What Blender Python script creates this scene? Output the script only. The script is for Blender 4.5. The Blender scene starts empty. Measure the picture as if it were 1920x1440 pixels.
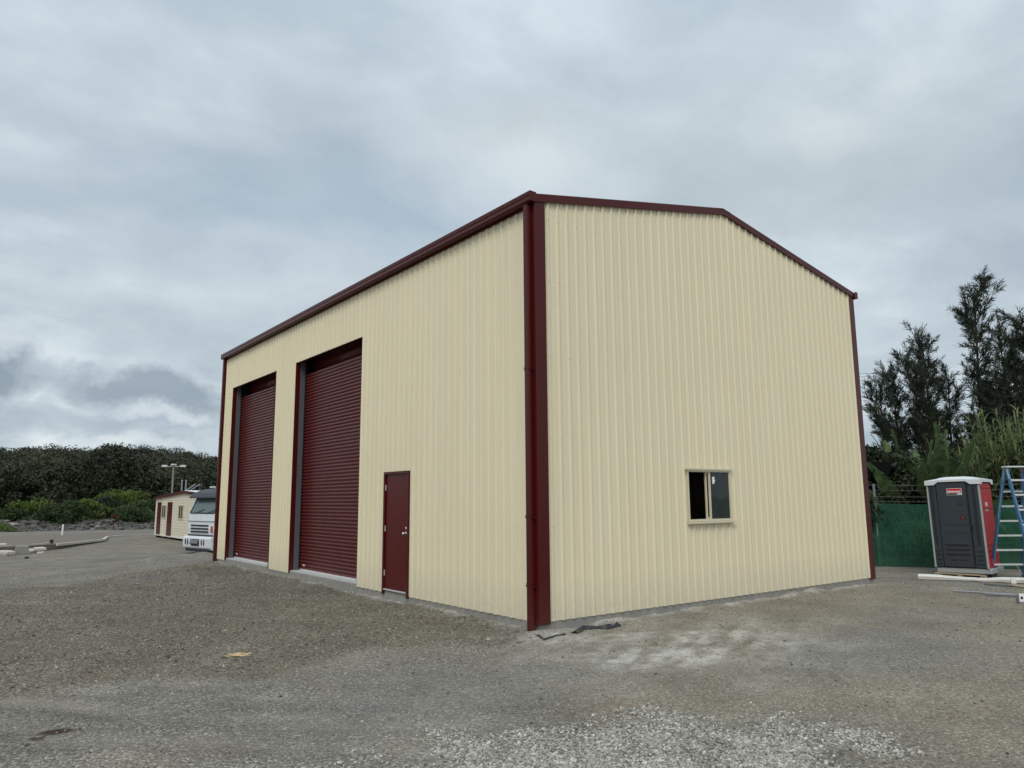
import bpy, math, random
import numpy as np
from mathutils import Vector, Matrix, Euler, noise as mnoise

rad = math.radians
S = bpy.context.scene
COL = S.collection
rnd = random.Random(7)

# ------------------------------------------------------------------ camera
FPX, PIT, ROLL, YAW = 1386.929, 0.1547, -0.0074, 0.6511
CAM = np.array([-6.3944, -7.8293, 1.553])
_F = np.array([math.sin(YAW)*math.cos(PIT), math.cos(YAW)*math.cos(PIT), math.sin(PIT)])
_R = np.array([math.cos(YAW), -math.sin(YAW), 0.0])
_U = np.cross(_R, _F)
R3 = _R*math.cos(ROLL) + _U*math.sin(ROLL)
U3 = -_R*math.sin(ROLL) + _U*math.cos(ROLL)
def at(x, y, z):
    """world point at height z that the photo shows at pixel x, y (1920 x 1440)"""
    d = _F*FPX + R3*(x-960) + U3*(720-y)
    return Vector(CAM + d*((z-CAM[2])/d[2]))
def atd(x, y, dist):
    """world point at horizontal distance dist along the ray of pixel x, y"""
    d = _F*FPX + R3*(x-960) + U3*(720-y)
    return Vector(CAM + d/math.hypot(d[0], d[1])*dist)
cd = bpy.data.cameras.new('camera'); cam = bpy.data.objects.new('camera', cd); COL.objects.link(cam)
cd.sensor_width = 36; cd.lens = FPX/1920*36; cd.clip_start = .05; cd.clip_end = 20000
m = Matrix(((R3[0], U3[0], -_F[0], CAM[0]), (R3[1], U3[1], -_F[1], CAM[1]), (R3[2], U3[2], -_F[2], CAM[2]), (0, 0, 0, 1)))
cam.matrix_world = m
S.camera = cam

# ------------------------------------------------------------------ materials
MATS = {}
class NT:
    def __init__(s, name):
        s.m = bpy.data.materials.new(name); s.m.use_nodes = True; s.t = s.m.node_tree
        s.b = s.t.nodes['Principled BSDF']; s.out = s.t.nodes['Material Output']
    def n(s, typ, **kw):
        nd = s.t.nodes.new(typ)
        for k, v in kw.items():
            if k.startswith('i_'):
                k = k[2:]
                k = int(k) if k.isdigit() else k.replace('_', ' ')
                nd.inputs[k].default_value = v
            else: setattr(nd, k, v)
        return nd
    def l(s, a, b): s.t.links.new(a, b)
    def noise(s, scale, detail=4, rough=.55, vec=None, dist=0.):
        nd = s.n('ShaderNodeTexNoise'); nd.inputs['Scale'].default_value = scale; nd.inputs['Detail'].default_value = detail
        nd.inputs['Roughness'].default_value = rough; nd.inputs['Distortion'].default_value = dist
        if vec: s.l(vec, nd.inputs['Vector'])
        return nd.outputs['Fac']
    def ramp(s, fac, stops, interp='LINEAR'):
        r = s.n('ShaderNodeValToRGB'); r.color_ramp.interpolation = interp
        el = r.color_ramp.elements
        while len(el) < len(stops): el.new(.5)
        for e, (p, c) in zip(el, stops): e.position = p; e.color = (*c, 1) if len(c) == 3 else c
        s.l(fac, r.inputs['Fac']); return r.outputs['Color']
    def val(s, fac, lo, hi, a=0., b=1.):
        r = s.n('ShaderNodeMapRange'); r.inputs[1].default_value = a; r.inputs[2].default_value = b
        r.inputs[3].default_value = lo; r.inputs[4].default_value = hi; s.l(fac, r.inputs[0]); return r.outputs[0]
    def mix(s, fac, a, b, mode='MIX'):
        r = s.n('ShaderNodeMix', data_type='RGBA', blend_type=mode)
        for inp, v in ((r.inputs[0], fac), (r.inputs[6], a), (r.inputs[7], b)):
            if hasattr(v, 'is_output'): s.l(v, inp)
            elif isinstance(v, (int, float)): inp.default_value = v
            else: inp.default_value = (*v, 1)
        return r.outputs[2]
    def math(s, op, a, b=0., clamp=False):
        r = s.n('ShaderNodeMath', operation=op, use_clamp=clamp)
        for inp, v in ((r.inputs[0], a), (r.inputs[1], b)):
            if hasattr(v, 'is_output'): s.l(v, inp)
            else: inp.default_value = v
        return r.outputs[0]
    def bump(s, h, dist=.01, strength=1.):
        b = s.n('ShaderNodeBump'); b.inputs['Distance'].default_value = dist; b.inputs['Strength'].default_value = strength
        s.l(h, b.inputs['Height']); return b.outputs['Normal']
    def pos(s): return s.n('ShaderNodeNewGeometry').outputs['Position']
    def obj(s): return s.n('ShaderNodeTexCoord').outputs['Object']

def simple(name, col, rough=.5, metal=0., var=.12, vscale=6., spec=.5, bumpd=0., bscale=30.):
    n = NT(name); v = n.obj()
    f = n.noise(vscale, 5, .6, v)
    c = n.mix(f, tuple(x*(1-var) for x in col), tuple(min(1, x*(1+var)) for x in col))
    n.l(c, n.b.inputs['Base Color'])
    n.l(n.val(n.noise(vscale*2.3, 3, .5, v), max(.02, rough-.08), min(1, rough+.08)), n.b.inputs['Roughness'])
    n.b.inputs['Metallic'].default_value = metal; n.b.inputs['Specular IOR Level'].default_value = spec
    if bumpd: n.l(n.bump(n.noise(bscale, 4, .6, v), bumpd), n.b.inputs['Normal'])
    MATS[name] = n.m; return n.m

def painted_sheet(name, col, rough=.38, stain=.02, dustk=.3, spec=.5, wavy=True):
    """colour-coated steel: faint dust and water marks, slight waviness of the sheet"""
    n = NT(name); v = n.obj()
    mp = n.n('ShaderNodeMapping'); mp.inputs['Scale'].default_value = (2.2, 2.2, .12); n.l(v, mp.inputs['Vector'])
    streak = n.noise(2.2, 5, .6, mp.outputs[0])
    big = n.noise(.7, 3, .5, v)
    c = n.mix(n.val(streak, 0, 1, .35, .75), tuple(x*(1+stain) for x in col), tuple(x*(1-stain) for x in col))
    c = n.mix(n.val(big, 0, .35, .3, .8), c, tuple(x*.95 for x in col))
    # dust splashed on the lowest part
    sep = n.n('ShaderNodeSeparateXYZ'); n.l(n.pos(), sep.inputs[0])
    dust = n.math('MULTIPLY', n.val(sep.outputs[2], dustk, 0, -.06, .5), n.noise(9, 4, .6, v))
    c = n.mix(dust, c, (.42, .39, .33))
    n.l(c, n.b.inputs['Base Color'])
    n.l(n.val(n.noise(3, 4, .5, v), rough-.05, rough+.09), n.b.inputs['Roughness'])
    mp2 = n.n('ShaderNodeMapping'); mp2.inputs['Scale'].default_value = (2.5, 2.5, .7); n.l(v, mp2.inputs['Vector'])
    n.b.inputs['Specular IOR Level'].default_value = spec
    if wavy: n.l(n.bump(n.noise(.9, 1, .3, mp2.outputs[0]), .006, .5), n.b.inputs['Normal'])
    MATS[name] = n.m; return n.m

cream = painted_sheet('cream_sheet', (.76, .68, .48), .42, .03, .6)
red = painted_sheet('dark_red_sheet', (.068, .0055, .0045), .30, .06, .05, .28)
red_door = painted_sheet('dark_red_door', (.084, .0055, .0042), .26, .04, .04, .24)
galv = simple('galvanised_steel', (.33, .34, .36), .45, .6, .18, 14)
steel_dark = simple('weathered_steel', (.16, .16, .17), .6, .3, .2, 10)
alu = simple('aluminium', (.68, .69, .67), .5, .35, .1, 12)
chrome = simple('chrome', (.75, .74, .72), .15, 1., .05, 20)
concrete = simple('concrete', (.27, .258, .232), .9, 0, .3, 5, .3, .004, 60)
concrete_top = simple('concrete_trowelled', (.5, .505, .5), .8, 0, .12, 4, .3, .002, 40)
blockmat = simple('weathered_block', (.26, .25, .22), .95, 0, .3, 5, .2, .012, 25)
rockmat = simple('pale_rock', (.55, .5, .45), .95, 0, .25, 4, .2, .02, 18)
post_m = simple('dull_galvanised_post', (.13, .13, .15), .6, .3, .2, 6)
darkint = simple('dark_interior', (.02, .02, .02), .9, 0, .1)
white_paint = simple('white_vehicle_paint', (.66, .69, .71), .25, 0, .05, 3)
cabin_wall = simple('cabin_cream', (.66, .60, .46), .6, 0, .07, 3)
white_roof = simple('white_roof_sheet', (.8, .81, .82), .5, 0, .05, 3)
black_pl = simple('black_plastic', (.012, .012, .014), .45, 0, .2, 8)
black_film = simple('black_film', (.018, .02, .022), .4, 0, .3, 20, .5, .006, 30)
rubber = simple('tyre_rubber', (.02, .02, .02), .85, 0, .2, 12)
visor_m = simple('tinted_visor', (.012, .011, .016), .45, 0, .1, 5)
yellow = simple('fluoro_yellow', (.62, .72, .10), .5, 0, .05)
orange = simple('orange_lens', (.45, .06, .03), .3, 0, .05)
char = simple('charcoal_plastic', (.036, .044, .054), .52, 0, .12, 5, .4, .001, 60)
char_dk = simple('charcoal_recess', (.012, .015, .019), .6, 0, .1, 5)
grey_pl = simple('grey_plastic', (.36, .37, .37), .55, 0, .1, 5)
white_pl = simple('white_plastic', (.66, .69, .70), .5, 0, .06, 5)
red_pl = simple('red_plastic', (.40, .018, .022), .48, 0, .1, 5)
sign_red = simple('sign_red', (.55, .01, .015), .4, 0, .03)
sign_white = simple('sign_white', (.8, .8, .8), .5, 0, .03)
timber = simple('pallet_timber', (.42, .33, .22), .85, 0, .25, 9, .3, .003, 60)
straw = simple('torn_timber_offcut', (.62, .48, .26), .8, 0, .2, 12)
blue_fg = simple('blue_fibreglass', (.045, .16, .29), .45, 0, .2, 8)
lad_lbl = simple('pale_label', (.5, .62, .58), .6, 0, .15, 30)
wrap = simple('white_wrapped_flashing', (.74, .73, .68), .4, 0, .08, 6)
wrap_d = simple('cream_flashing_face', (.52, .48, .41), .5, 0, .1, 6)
stake_m = simple('white_stake_paint', (.8, .8, .78), .6)
polemat = simple('weathered_pole', (.24, .22, .20), .9, 0, .2, 4)
lampmat = simple('lamp_housing', (.6, .6, .58), .5)
bark = simple('bark', (.055, .043, .034), .95, 0, .3, 6, .2, .02, 20)
ribsign = simple('sign_back', (.10, .12, .10), .55, .3, .15)
trim_m = simple('cabin_trim_white', (.72, .71, .66), .5, 0, .04)
window_frame = painted_sheet('cream_aluminium', (.64, .58, .42), .35)

def glass(name, tint=(.02, .03, .03), rough=.03):
    n = NT(name)
    n.b.inputs['Base Color'].default_value = (*tint, 1); n.b.inputs['Roughness'].default_value = rough
    n.b.inputs['Specular IOR Level'].default_value = .35; n.b.inputs['IOR'].default_value = 1.5
    tr = n.n('ShaderNodeBsdfTransparent'); mx = n.n('ShaderNodeMixShader'); mx.inputs[0].default_value = .72
    tr.inputs[0].default_value = (.75, .82, .8, 1)
    n.l(tr.outputs[0], mx.inputs[1]); n.l(n.b.outputs[0], mx.inputs[2]); n.l(mx.outputs[0], n.out.inputs[0])
    n.l(n.bump(n.noise(1.5, 2, .5, n.obj()), .003), n.b.inputs['Normal'])
    MATS[name] = n.m; return n.m
glass_dark = glass('window_glass', (.035, .045, .045))
glass_pale = glass('cabin_glass', (.10, .10, .085), .15)
glass_truck = glass('windscreen_glass', (.14, .2, .2), .05)

def foliage_mat(name, dark, light, trans=.25, rough=.6):
    n = NT(name)
    a = n.n('ShaderNodeAttribute', attribute_name='tone')
    c = n.mix(a.outputs['Fac'], dark, light)
    n.l(c, n.b.inputs['Base Color']); n.b.inputs['Roughness'].default_value = rough
    n.b.inputs['Specular IOR Level'].default_value = .3
    t = n.n('ShaderNodeBsdfTranslucent'); n.l(c, t.inputs[0])
    mx = n.n('ShaderNodeMixShader'); mx.inputs[0].default_value = trans
    n.l(n.b.outputs[0], mx.inputs[1]); n.l(t.outputs[0], mx.inputs[2]); n.l(mx.outputs[0], n.out.inputs[0])
    MATS[name] = n.m; return n.m
f_casu = foliage_mat('sheoak_needles', (.016, .025, .017), (.062, .082, .048), .18)
f_dark = foliage_mat('dark_leaves', (.012, .020, .010), (.045, .065, .028), .15)
f_gum = foliage_mat('gum_leaves', (.013, .016, .008), (.066, .072, .036), .1)
f_mid = foliage_mat('dark_tree_leaves', (.010, .016, .008), (.040, .052, .022), .1)  # darker leaf green of the trees in front of the hill
f_bush = foliage_mat('bright_bush_leaves', (.038, .062, .010), (.135, .19, .032), .2)
f_bush2 = foliage_mat('mid_bush_leaves', (.018, .032, .011), (.070, .105, .034), .2)
f_reed = foliage_mat('reed_leaves', (.07, .095, .03), (.26, .30, .12), .3)
f_banana = foliage_mat('broad_leaves', (.030, .055, .022), (.16, .24, .09), .35)
f_dead = foliage_mat('dead_leaves', (.10, .055, .03), (.28, .17, .09), .2)
f_redbush = foliage_mat('rust_leaves', (.06, .022, .012), (.15, .055, .03), .2)
f_grass = foliage_mat('bright_grass', (.05, .09, .018), (.17, .26, .06), .3)

# ------------------------------------------------------------------ mesh helpers
class MB:
    def __init__(s): s.v = []; s.f = []
    def add(s, vs, fs):
        o = len(s.v); s.v += [tuple(v) for v in vs]; s.f += [tuple(i+o for i in f) for f in fs]; return s
    def box(s, c, d, rot=None):
        x, y, z = (q/2 for q in d); vs = [Vector((a, b, e)) for a in (-x, x) for b in (-y, y) for e in (-z, z)]
        if rot is not None: vs = [rot @ v for v in vs]
        vs = [v+Vector(c) for v in vs]
        return s.add(vs, [(0, 1, 3, 2), (4, 6, 7, 5), (0, 4, 5, 1), (2, 3, 7, 6), (0, 2, 6, 4), (1, 5, 7, 3)])
    def bb(s, x0, x1, y0, y1, z0, z1): return s.box(((x0+x1)/2, (y0+y1)/2, (z0+z1)/2), (x1-x0, y1-y0, z1-z0))
    def tube(s, pts, r, n=8, cap=True, flat=1.):
        pts = [Vector(p) for p in pts]; rs = r if isinstance(r, (list, tuple)) else [r]*len(pts)
        rings = []; up = None
        for i, p in enumerate(pts):
            d = (pts[min(i+1, len(pts)-1)] - pts[max(i-1, 0)])
            d = d.normalized() if d.length > 1e-9 else Vector((0, 0, 1))
            if up is None: up = Vector((0, 0, 1)) if abs(d.z) < .9 else Vector((0, 1, 0))
            a = d.cross(up)
            if a.length < 1e-4: a = d.cross(Vector((1, .3, 0)))
            a.normalize(); b = a.cross(d).normalized(); up = b
            rings.append([p + (a*math.cos(2*math.pi*k/n) + b*flat*math.sin(2*math.pi*k/n))*rs[i] for k in range(n)])
        o = len(s.v)
        for rg in rings: s.v += [tuple(q) for q in rg]
        for i in range(len(pts)-1):
            for k in range(n):
                s.f.append((o+i*n+k, o+i*n+(k+1) % n, o+(i+1)*n+(k+1) % n, o+(i+1)*n+k))
        if cap: s.f.append(tuple(o+k for k in range(n))[::-1]); s.f.append(tuple(o+(len(pts)-1)*n+k for k in range(n)))
        return s
    def prism(s, poly, a, b):
        """poly: points; a, b: vectors added for the two ends"""
        n = len(poly); a = Vector(a); b = Vector(b)
        vs = [Vector(p)+a for p in poly]+[Vector(p)+b for p in poly]
        return s.add(vs, [tuple(range(n))[::-1], tuple(range(n, 2*n))] + [(i, (i+1) % n, n+(i+1) % n, n+i) for i in range(n)])
    def build(s, name, mat, parent=None, bevel=0., smooth=False, seg=2):
        me = bpy.data.meshes.new(name); me.from_pydata(s.v, [], s.f); me.update()
        mats = mat if isinstance(mat, (list, tuple)) else [mat]
        for q in mats: me.materials.append(q)
        if smooth:
            for p in me.polygons: p.use_smooth = True
        o = bpy.data.objects.new(name, me); COL.objects.link(o)
        if parent: o.parent = parent
        if bevel:
            bm = o.modifiers.new('bevel', 'BEVEL'); bm.width = bevel; bm.segments = seg; bm.limit_method = 'ANGLE'; bm.angle_limit = rad(35)
        return o

def multi(name, mat, parent, boxes, bevel=0.):
    for q in boxes: MB().bb(*q).build(name, mat, parent, bevel)
def tag(o, label=None, cat=None, group=None, kind=None):
    if label: o['label'] = label
    if cat: o['category'] = cat
    if group: o['group'] = group
    if kind: o['kind'] = kind
    return o
def empty(name, loc=(0, 0, 0), rz=0., label=None, cat=None, group=None, rx=0., ry=0.):
    o = bpy.data.objects.new(name, None); COL.objects.link(o); o.location = loc; o.rotation_euler = (rx, ry, rz)
    o.empty_display_size = .3
    return tag(o, label, cat, group)

def fast_mesh(name, verts, k, mat, parent=None, tone=None, smooth=False):
    """verts: (N*k,3) array, every k consecutive verts a face; tone per face"""
    nf = len(verts)//k
    me = bpy.data.meshes.new(name)
    me.vertices.add(nf*k); me.vertices.foreach_set('co', np.ascontiguousarray(verts, dtype=np.float32).ravel())
    me.loops.add(nf*k); me.loops.foreach_set('vertex_index', np.arange(nf*k, dtype=np.int32))
    me.polygons.add(nf); me.polygons.foreach_set('loop_start', np.arange(0, nf*k, k, dtype=np.int32))
    try: me.polygons.foreach_set('loop_total', np.full(nf, k, dtype=np.int32))
    except Exception: pass
    me.update(calc_edges=True)
    if tone is not None:
        at_ = me.attributes.new('tone', 'FLOAT', 'FACE'); at_.data.foreach_set('value', np.asarray(tone, dtype=np.float32))
    me.materials.append(mat)
    o = bpy.data.objects.new(name, me); COL.objects.link(o)
    if parent: o.parent = parent
    return o

def grid_mesh(name, X, Y, Z, mat, attrs=None, parent=None, smooth=True):
    ny, nx = X.shape
    co = np.stack([X, Y, Z], -1).reshape(-1, 3).astype(np.float32)
    i = np.arange(ny-1)[:, None]*nx + np.arange(nx-1)[None, :]
    q = np.stack([i, i+1, i+nx+1, i+nx], -1).reshape(-1, 4).astype(np.int32)
    me = bpy.data.meshes.new(name); me.vertices.add(len(co)); me.vertices.foreach_set('co', co.ravel())
    me.loops.add(q.size); me.loops.foreach_set('vertex_index', q.ravel())
    me.polygons.add(len(q)); me.polygons.foreach_set('loop_start', np.arange(0, q.size, 4, dtype=np.int32))
    try: me.polygons.foreach_set('loop_total', np.full(len(q), 4, dtype=np.int32))
    except Exception: pass
    me.update(calc_edges=True)
    if smooth: me.polygons.foreach_set('use_smooth', np.ones(len(q), dtype=bool))
    for k, a in (attrs or {}).items():
        t = me.attributes.new(k, 'FLOAT', 'POINT'); t.data.foreach_set('value', a.ravel().astype(np.float32))
    me.materials.append(mat)
    o = bpy.data.objects.new(name, me); COL.objects.link(o)
    if parent: o.parent = parent
    return o

# numpy value noise
_rs = np.random.RandomState(3); _T = _rs.rand(256, 256)
def vnoise(x, y):
    xi = np.floor(x).astype(int); yi = np.floor(y).astype(int); fx = x-xi; fy = y-yi
    fx = fx*fx*(3-2*fx); fy = fy*fy*(3-2*fy)
    g = lambda a, b: _T[a & 255, b & 255]
    return (g(xi, yi)*(1-fx)+g(xi+1, yi)*fx)*(1-fy) + (g(xi, yi+1)*(1-fx)+g(xi+1, yi+1)*fx)*fy
def fbm(x, y, o=4, g=.5):
    s = 0; a = 1; t = 0
    for k in range(o): s = s+a*(vnoise(x*2**k+17*k, y*2**k+31*k)-.5); t += a; a *= g
    return s/t*2
def sdf(px, py, poly):
    """signed distance to polygon, negative inside"""
    d = np.full(px.shape, 1e9); ins = np.zeros(px.shape, bool); n = len(poly)
    for i in range(n):
        ax, ay = poly[i]; bx, by = poly[(i+1) % n]; ex, ey = bx-ax, by-ay
        t = np.clip(((px-ax)*ex+(py-ay)*ey)/(ex*ex+ey*ey+1e-9), 0, 1)
        d = np.minimum(d, np.hypot(px-ax-t*ex, py-ay-t*ey))
        c = ((ay > py) != (by > py)) & (px < (bx-ax)*(py-ay)/(by-ay+1e-12)+ax); ins ^= c
    return np.where(ins, -d, d)
def sm(x, a, b):
    t = np.clip((x-a)/(b-a), 0, 1); return t*t*(3-2*t)

# ------------------------------------------------------------------ world, sun
W = bpy.data.worlds.new('World'); S.world = W; W.use_nodes = True
wt = W.node_tree; bg = wt.nodes['Background']
SUN_AZ, SUN_EL = rad(229), rad(46)      # compass style: 0 = +Y, clockwise
sky = wt.nodes.new('ShaderNodeTexSky'); sky.sky_type = 'NISHITA'; sky.sun_disc = False
sky.sun_elevation = SUN_EL; sky.sun_rotation = SUN_AZ; sky.dust_density = 3
class WN(NT):
    def __init__(s): s.t = wt
w = WN()
dirv = w.n('ShaderNodeTexCoord').outputs['Generated']
sp = w.n('ShaderNodeSeparateXYZ'); w.l(dirv, sp.inputs[0])
zc = w.math('MAXIMUM', sp.outputs[2], 0.)
den = w.math('ADD', zc, .16)
ux = w.math('DIVIDE', sp.outputs[0], den); uy = w.math('DIVIDE', sp.outputs[1], den)
cb = w.n('ShaderNodeCombineXYZ'); w.l(ux, cb.inputs[0]); w.l(uy, cb.inputs[1])
mp = w.n('ShaderNodeMapping'); mp.inputs['Rotation'].default_value = (0, 0, rad(25)); mp.inputs['Scale'].default_value = (1, 1.25, 1); mp.inputs['Location'].default_value = (3.1, 1.7, 0)
w.l(cb.outputs[0], mp.inputs[0])
n1 = w.noise(.85, 6, .5, mp.outputs[0], .15)
n2 = w.noise(2.4, 7, .55, mp.outputs[0], .2)
layer = w.math('ADD', w.math('MULTIPLY', n1, .60), w.math('MULTIPLY', n2, .40))
cloudcol = w.ramp(layer, [(.34, (.355, .445, .53)), (.44, (.455, .54, .605)), (.52, (.55, .63, .69)), (.62, (.72, .80, .84))])
# azimuth / elevation for cloud banks
az = w.math('ARCTAN2', sp.outputs[0], sp.outputs[1]); el = w.math('ARCSINE', sp.outputs[2])
wn = w.n('ShaderNodeTexNoise'); wn.inputs['Scale'].default_value = 5.; wn.inputs['Detail'].default_value = 7; wn.inputs['Roughness'].default_value = .62; w.l(dirv, wn.inputs['Vector'])
lc = w.n('ShaderNodeCombineXYZ'); w.l(w.math('MULTIPLY', az, 1.0), lc.inputs[0]); w.l(w.math('MULTIPLY', el, 2.3), lc.inputs[1]); lc.inputs[2].default_value = 1.35
n3 = w.noise(6.5, 9, .56, lc.outputs[0], .25)
low = w.ramp(n3, [(.36, (.36, .43, .50)), (.46, (.49, .57, .63)), (.53, (.60, .68, .73)), (.60, (.80, .87, .90))])
wsp = w.n('ShaderNodeSeparateColor'); w.l(wn.outputs['Color'], wsp.inputs[0])
azw = w.math('ADD', az, w.math('MULTIPLY', w.math('SUBTRACT', wsp.outputs[0], .5), .30))
elw = w.math('ADD', el, w.math('MULTIPLY', w.math('SUBTRACT', wsp.outputs[1], .5), .17))
def blob(a0, e0, sa, se, soft=.5):
    da = w.math('DIVIDE', w.math('SUBTRACT', azw, rad(a0)), rad(sa)); de = w.math('DIVIDE', w.math('SUBTRACT', elw, rad(e0)), rad(se))
    r2 = w.math('SQRT', w.math('ADD', w.math('MULTIPLY', da, da), w.math('MULTIPLY', de, de)))
    return w.val(r2, 1, 0, 1-soft, 1+soft)
def apply(col, msk, c, amt):
    return w.mix(w.math('MULTIPLY', msk, amt), col, c)
cloudcol = w.mix(w.math('MULTIPLY', w.val(el, 1., 0., rad(7), rad(17)), w.val(az, .85, .25, rad(12), rad(40))), cloudcol, low)
D1, D2, LT = (.27, .335, .40), (.36, .44, .52), (.72, .79, .82)
cloudcol = apply(cloudcol, blob(26, 21, 13, 3.2, .8), (.40, .51, .61), .65)
cloudcol = apply(cloudcol, blob(39, 25, 8, 3.2, .8), LT, .7)
cloudcol = apply(cloudcol, blob(38, 29, 5, 1.5, .8), (.52, .58, .60), .5)
cloudcol = apply(cloudcol, blob(22, 16, 12, 2.6, .9), LT, .55)
cloudcol = apply(cloudcol, blob(8, 13, 9, 1.6, .8), (.45, .53, .58), .5)
cloudcol = apply(cloudcol, blob(0, 18.5, 7, 1.5, .8), (.42, .52, .6), .5)
cloudcol = apply(cloudcol, blob(60, 23, 12, 5, .8), (.49, .56, .58), .5)
cloudcol = apply(cloudcol, blob(70, 14.3, 6.5, 1.7, .45), (.40, .47, .54), .65)
cloudcol = apply(cloudcol, blob(58, 12, 7, 2.5, .9), LT, .5)
cloudcol = apply(cloudcol, blob(8, 8, 14, 3.6, .6), (.50, .59, .65), .25)
cloudcol = apply(cloudcol, blob(1.0, 9.2, 4.6, 1.9, .38), (.255, .315, .38), .9)
cloudcol = apply(cloudcol, blob(11.5, 8.6, 4.2, 1.25, .42), (.275, .34, .405), .85)
cloudcol = apply(cloudcol, blob(8, 6.2, 8, .9, .5), D2, .5)
cloudcol = apply(cloudcol, blob(12, 6.7, 2.2, .5, .5), LT, .6)
cloudcol = apply(cloudcol, blob(9.5, 4.2, 4, .6, .5), LT, .6)
cloudcol = apply(cloudcol, blob(2, 11, 4, .7, .6), LT, .5)
# thicker overcast gets brighter towards the zenith, out of the picture
zen = w.val(sp.outputs[2], 1., 1.55, .45, 1.)
sc = w.n('ShaderNodeVectorMath', operation='SCALE'); w.l(cloudcol, sc.inputs[0]); w.l(zen, sc.inputs['Scale'])
sc2 = w.n('ShaderNodeVectorMath', operation='SCALE'); w.l(sc.outputs[0], sc2.inputs[0]); sc2.inputs['Scale'].default_value = 9.0
mixs = w.mix(.93, sky.outputs[0], sc2.outputs[0])
w.l(mixs, bg.inputs[0]); bg.inputs[1].default_value = .10
sd = bpy.data.lights.new('sun', 'SUN'); so = bpy.data.objects.new('sun', sd); COL.objects.link(so)
sd.energy = 1.25; sd.angle = rad(22); sd.color = (1, .965, .91)
sdir = Vector((math.sin(SUN_AZ)*math.cos(SUN_EL), math.cos(SUN_AZ)*math.cos(SUN_EL), math.sin(SUN_EL)))
so.rotation_euler = sdir.to_track_quat('Z', 'Y').to_euler(); so.location = (-20, -20, 30)
S.view_settings.view_transform = 'Standard'; S.view_settings.look = 'None'; S.view_settings.exposure = .22; S.view_settings.gamma = 1
S.render.engine = 'CYCLES'
S.cycles.max_bounces = 6; S.cycles.transparent_max_bounces = 12; S.cycles.diffuse_bounces = 3; S.cycles.use_denoising = True

# ------------------------------------------------------------------ ground
E1, E2, E3 = at(0, 1085, -.22).xy, at(270, 1060, -.22).xy, at(395, 1042, -.22).xy
eN = Vector((-(E3-E1).y, (E3-E1).x)).normalized()
def edge_s(x, y):
    # signed distance beyond the shed pad's edge (towards the lower yard)
    bend = .9*np.exp(-((x-E2.x)**2)/18.)
    return (x-E1.x)*eN.x + (y-E1.y)*eN.y + bend*0
def ground_h(x, y, fine=True):
    s = edge_s(x, y)
    lx = x
    z = -.21 + 0*x
    tt = ((x-E1.x)*(E3-E1).x + (y-E1.y)*(E3-E1).y)/(E3-E1).length_squared
    z = z - .54*sm(s, 0., 15.-10.*sm(tt, .35, 1.1))
    # falls away to the right of the gable
    z = z - .24*sm(x, 9., 12.8)*(1-sm(s, -4, 4))
    # backfill heaped against the slab edge
    dx = np.maximum(np.maximum(-x, x-8.72), 0); dy = np.maximum(np.maximum(-y, y-14.67), 0)
    db = np.hypot(dx, dy)
    z = z + (.055+.075*fbm(x*1.7, y*1.7, 4))*(1-sm(db, 0., .55+.25*fbm(x*1.3, y*1.3, 2)))
    # low berm pushed up on the pad edge
    tt = ((x-E1.x)*(E3-E1).x + (y-E1.y)*(E3-E1).y)/(E3-E1).length_squared
    z = z + .13*np.exp(-((s+.45*fbm(x*.8, y*.8, 2))/.38)**2)*sm(tt, .50, .68)*(1-sm(tt, .93, 1.08))*(1+.5*fbm(x*3, y*3, 3))
    z = z + .03*np.exp(-((s+1.2)/.5)**2)*(1-sm(tt, .4, .7))
    return z
def P2(*pp): return [tuple(at(a, b, -.21).xy) for a, b in pp]
rough_poly = P2((-250, 1120), (-100, 1112), (120, 1100), (270, 1072), (392, 1054), (420, 1056), (540, 1084), (700, 1118), (985, 1186), (1000, 1200), (960, 1215), (800, 1212), (690, 1218), (600, 1246), (480, 1262), (380, 1270), (250, 1282), (100, 1290), (-60, 1318), (-300, 1360))
white_poly = P2((620, 1520), (690, 1440), (840, 1408), (960, 1388), (1090, 1368), (1240, 1352), (1400, 1352), (1560, 1362), (1640, 1384), (1620, 1410), (1600, 1440), (1580, 1520))
brown_poly = P2((1040, 1190), (1300, 1120), (1640, 1090), (1960, 1085), (2300, 1200), (2300, 1700), (1700, 1560), (1590, 1440), (1600, 1375), (1250, 1340), (1040, 1320), (900, 1240), (940, 1200))
def spaced(c, lo, hi, step, far, g=1.13):
    a = list(np.arange(lo, hi+1e-6, step)); d = step; x = a[-1]
    while x < far: d *= g; x += d; a.append(x)
    d = step; x = a[0]; b = []
    while x > -far: d *= g; x -= d; b.append(x)
    return np.array(b[::-1]+a)
gx = spaced(0, -8.5, 15.5, .055, 3500); gy = spaced(0, -6.8, 20, .055, 3500)
GX, GY = np.meshgrid(gx, gy)
GZ = ground_h(GX, GY)
m_rough = 1-sm(sdf(GX, GY, rough_poly)+.5*fbm(GX*1.1, GY*1.1, 4), -.25, .35)
m_white = (1-sm(sdf(GX, GY, white_poly)+.5*fbm(GX*2, GY*2, 4), -.45, .25))*.8
m_brown = 1-sm(sdf(GX, GY, brown_poly)+.6*fbm(GX*.9+9, GY*.9, 4), -.7, .6)
near = (1-sm(np.hypot(GX-2, GY-5), 16, 26))
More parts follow.
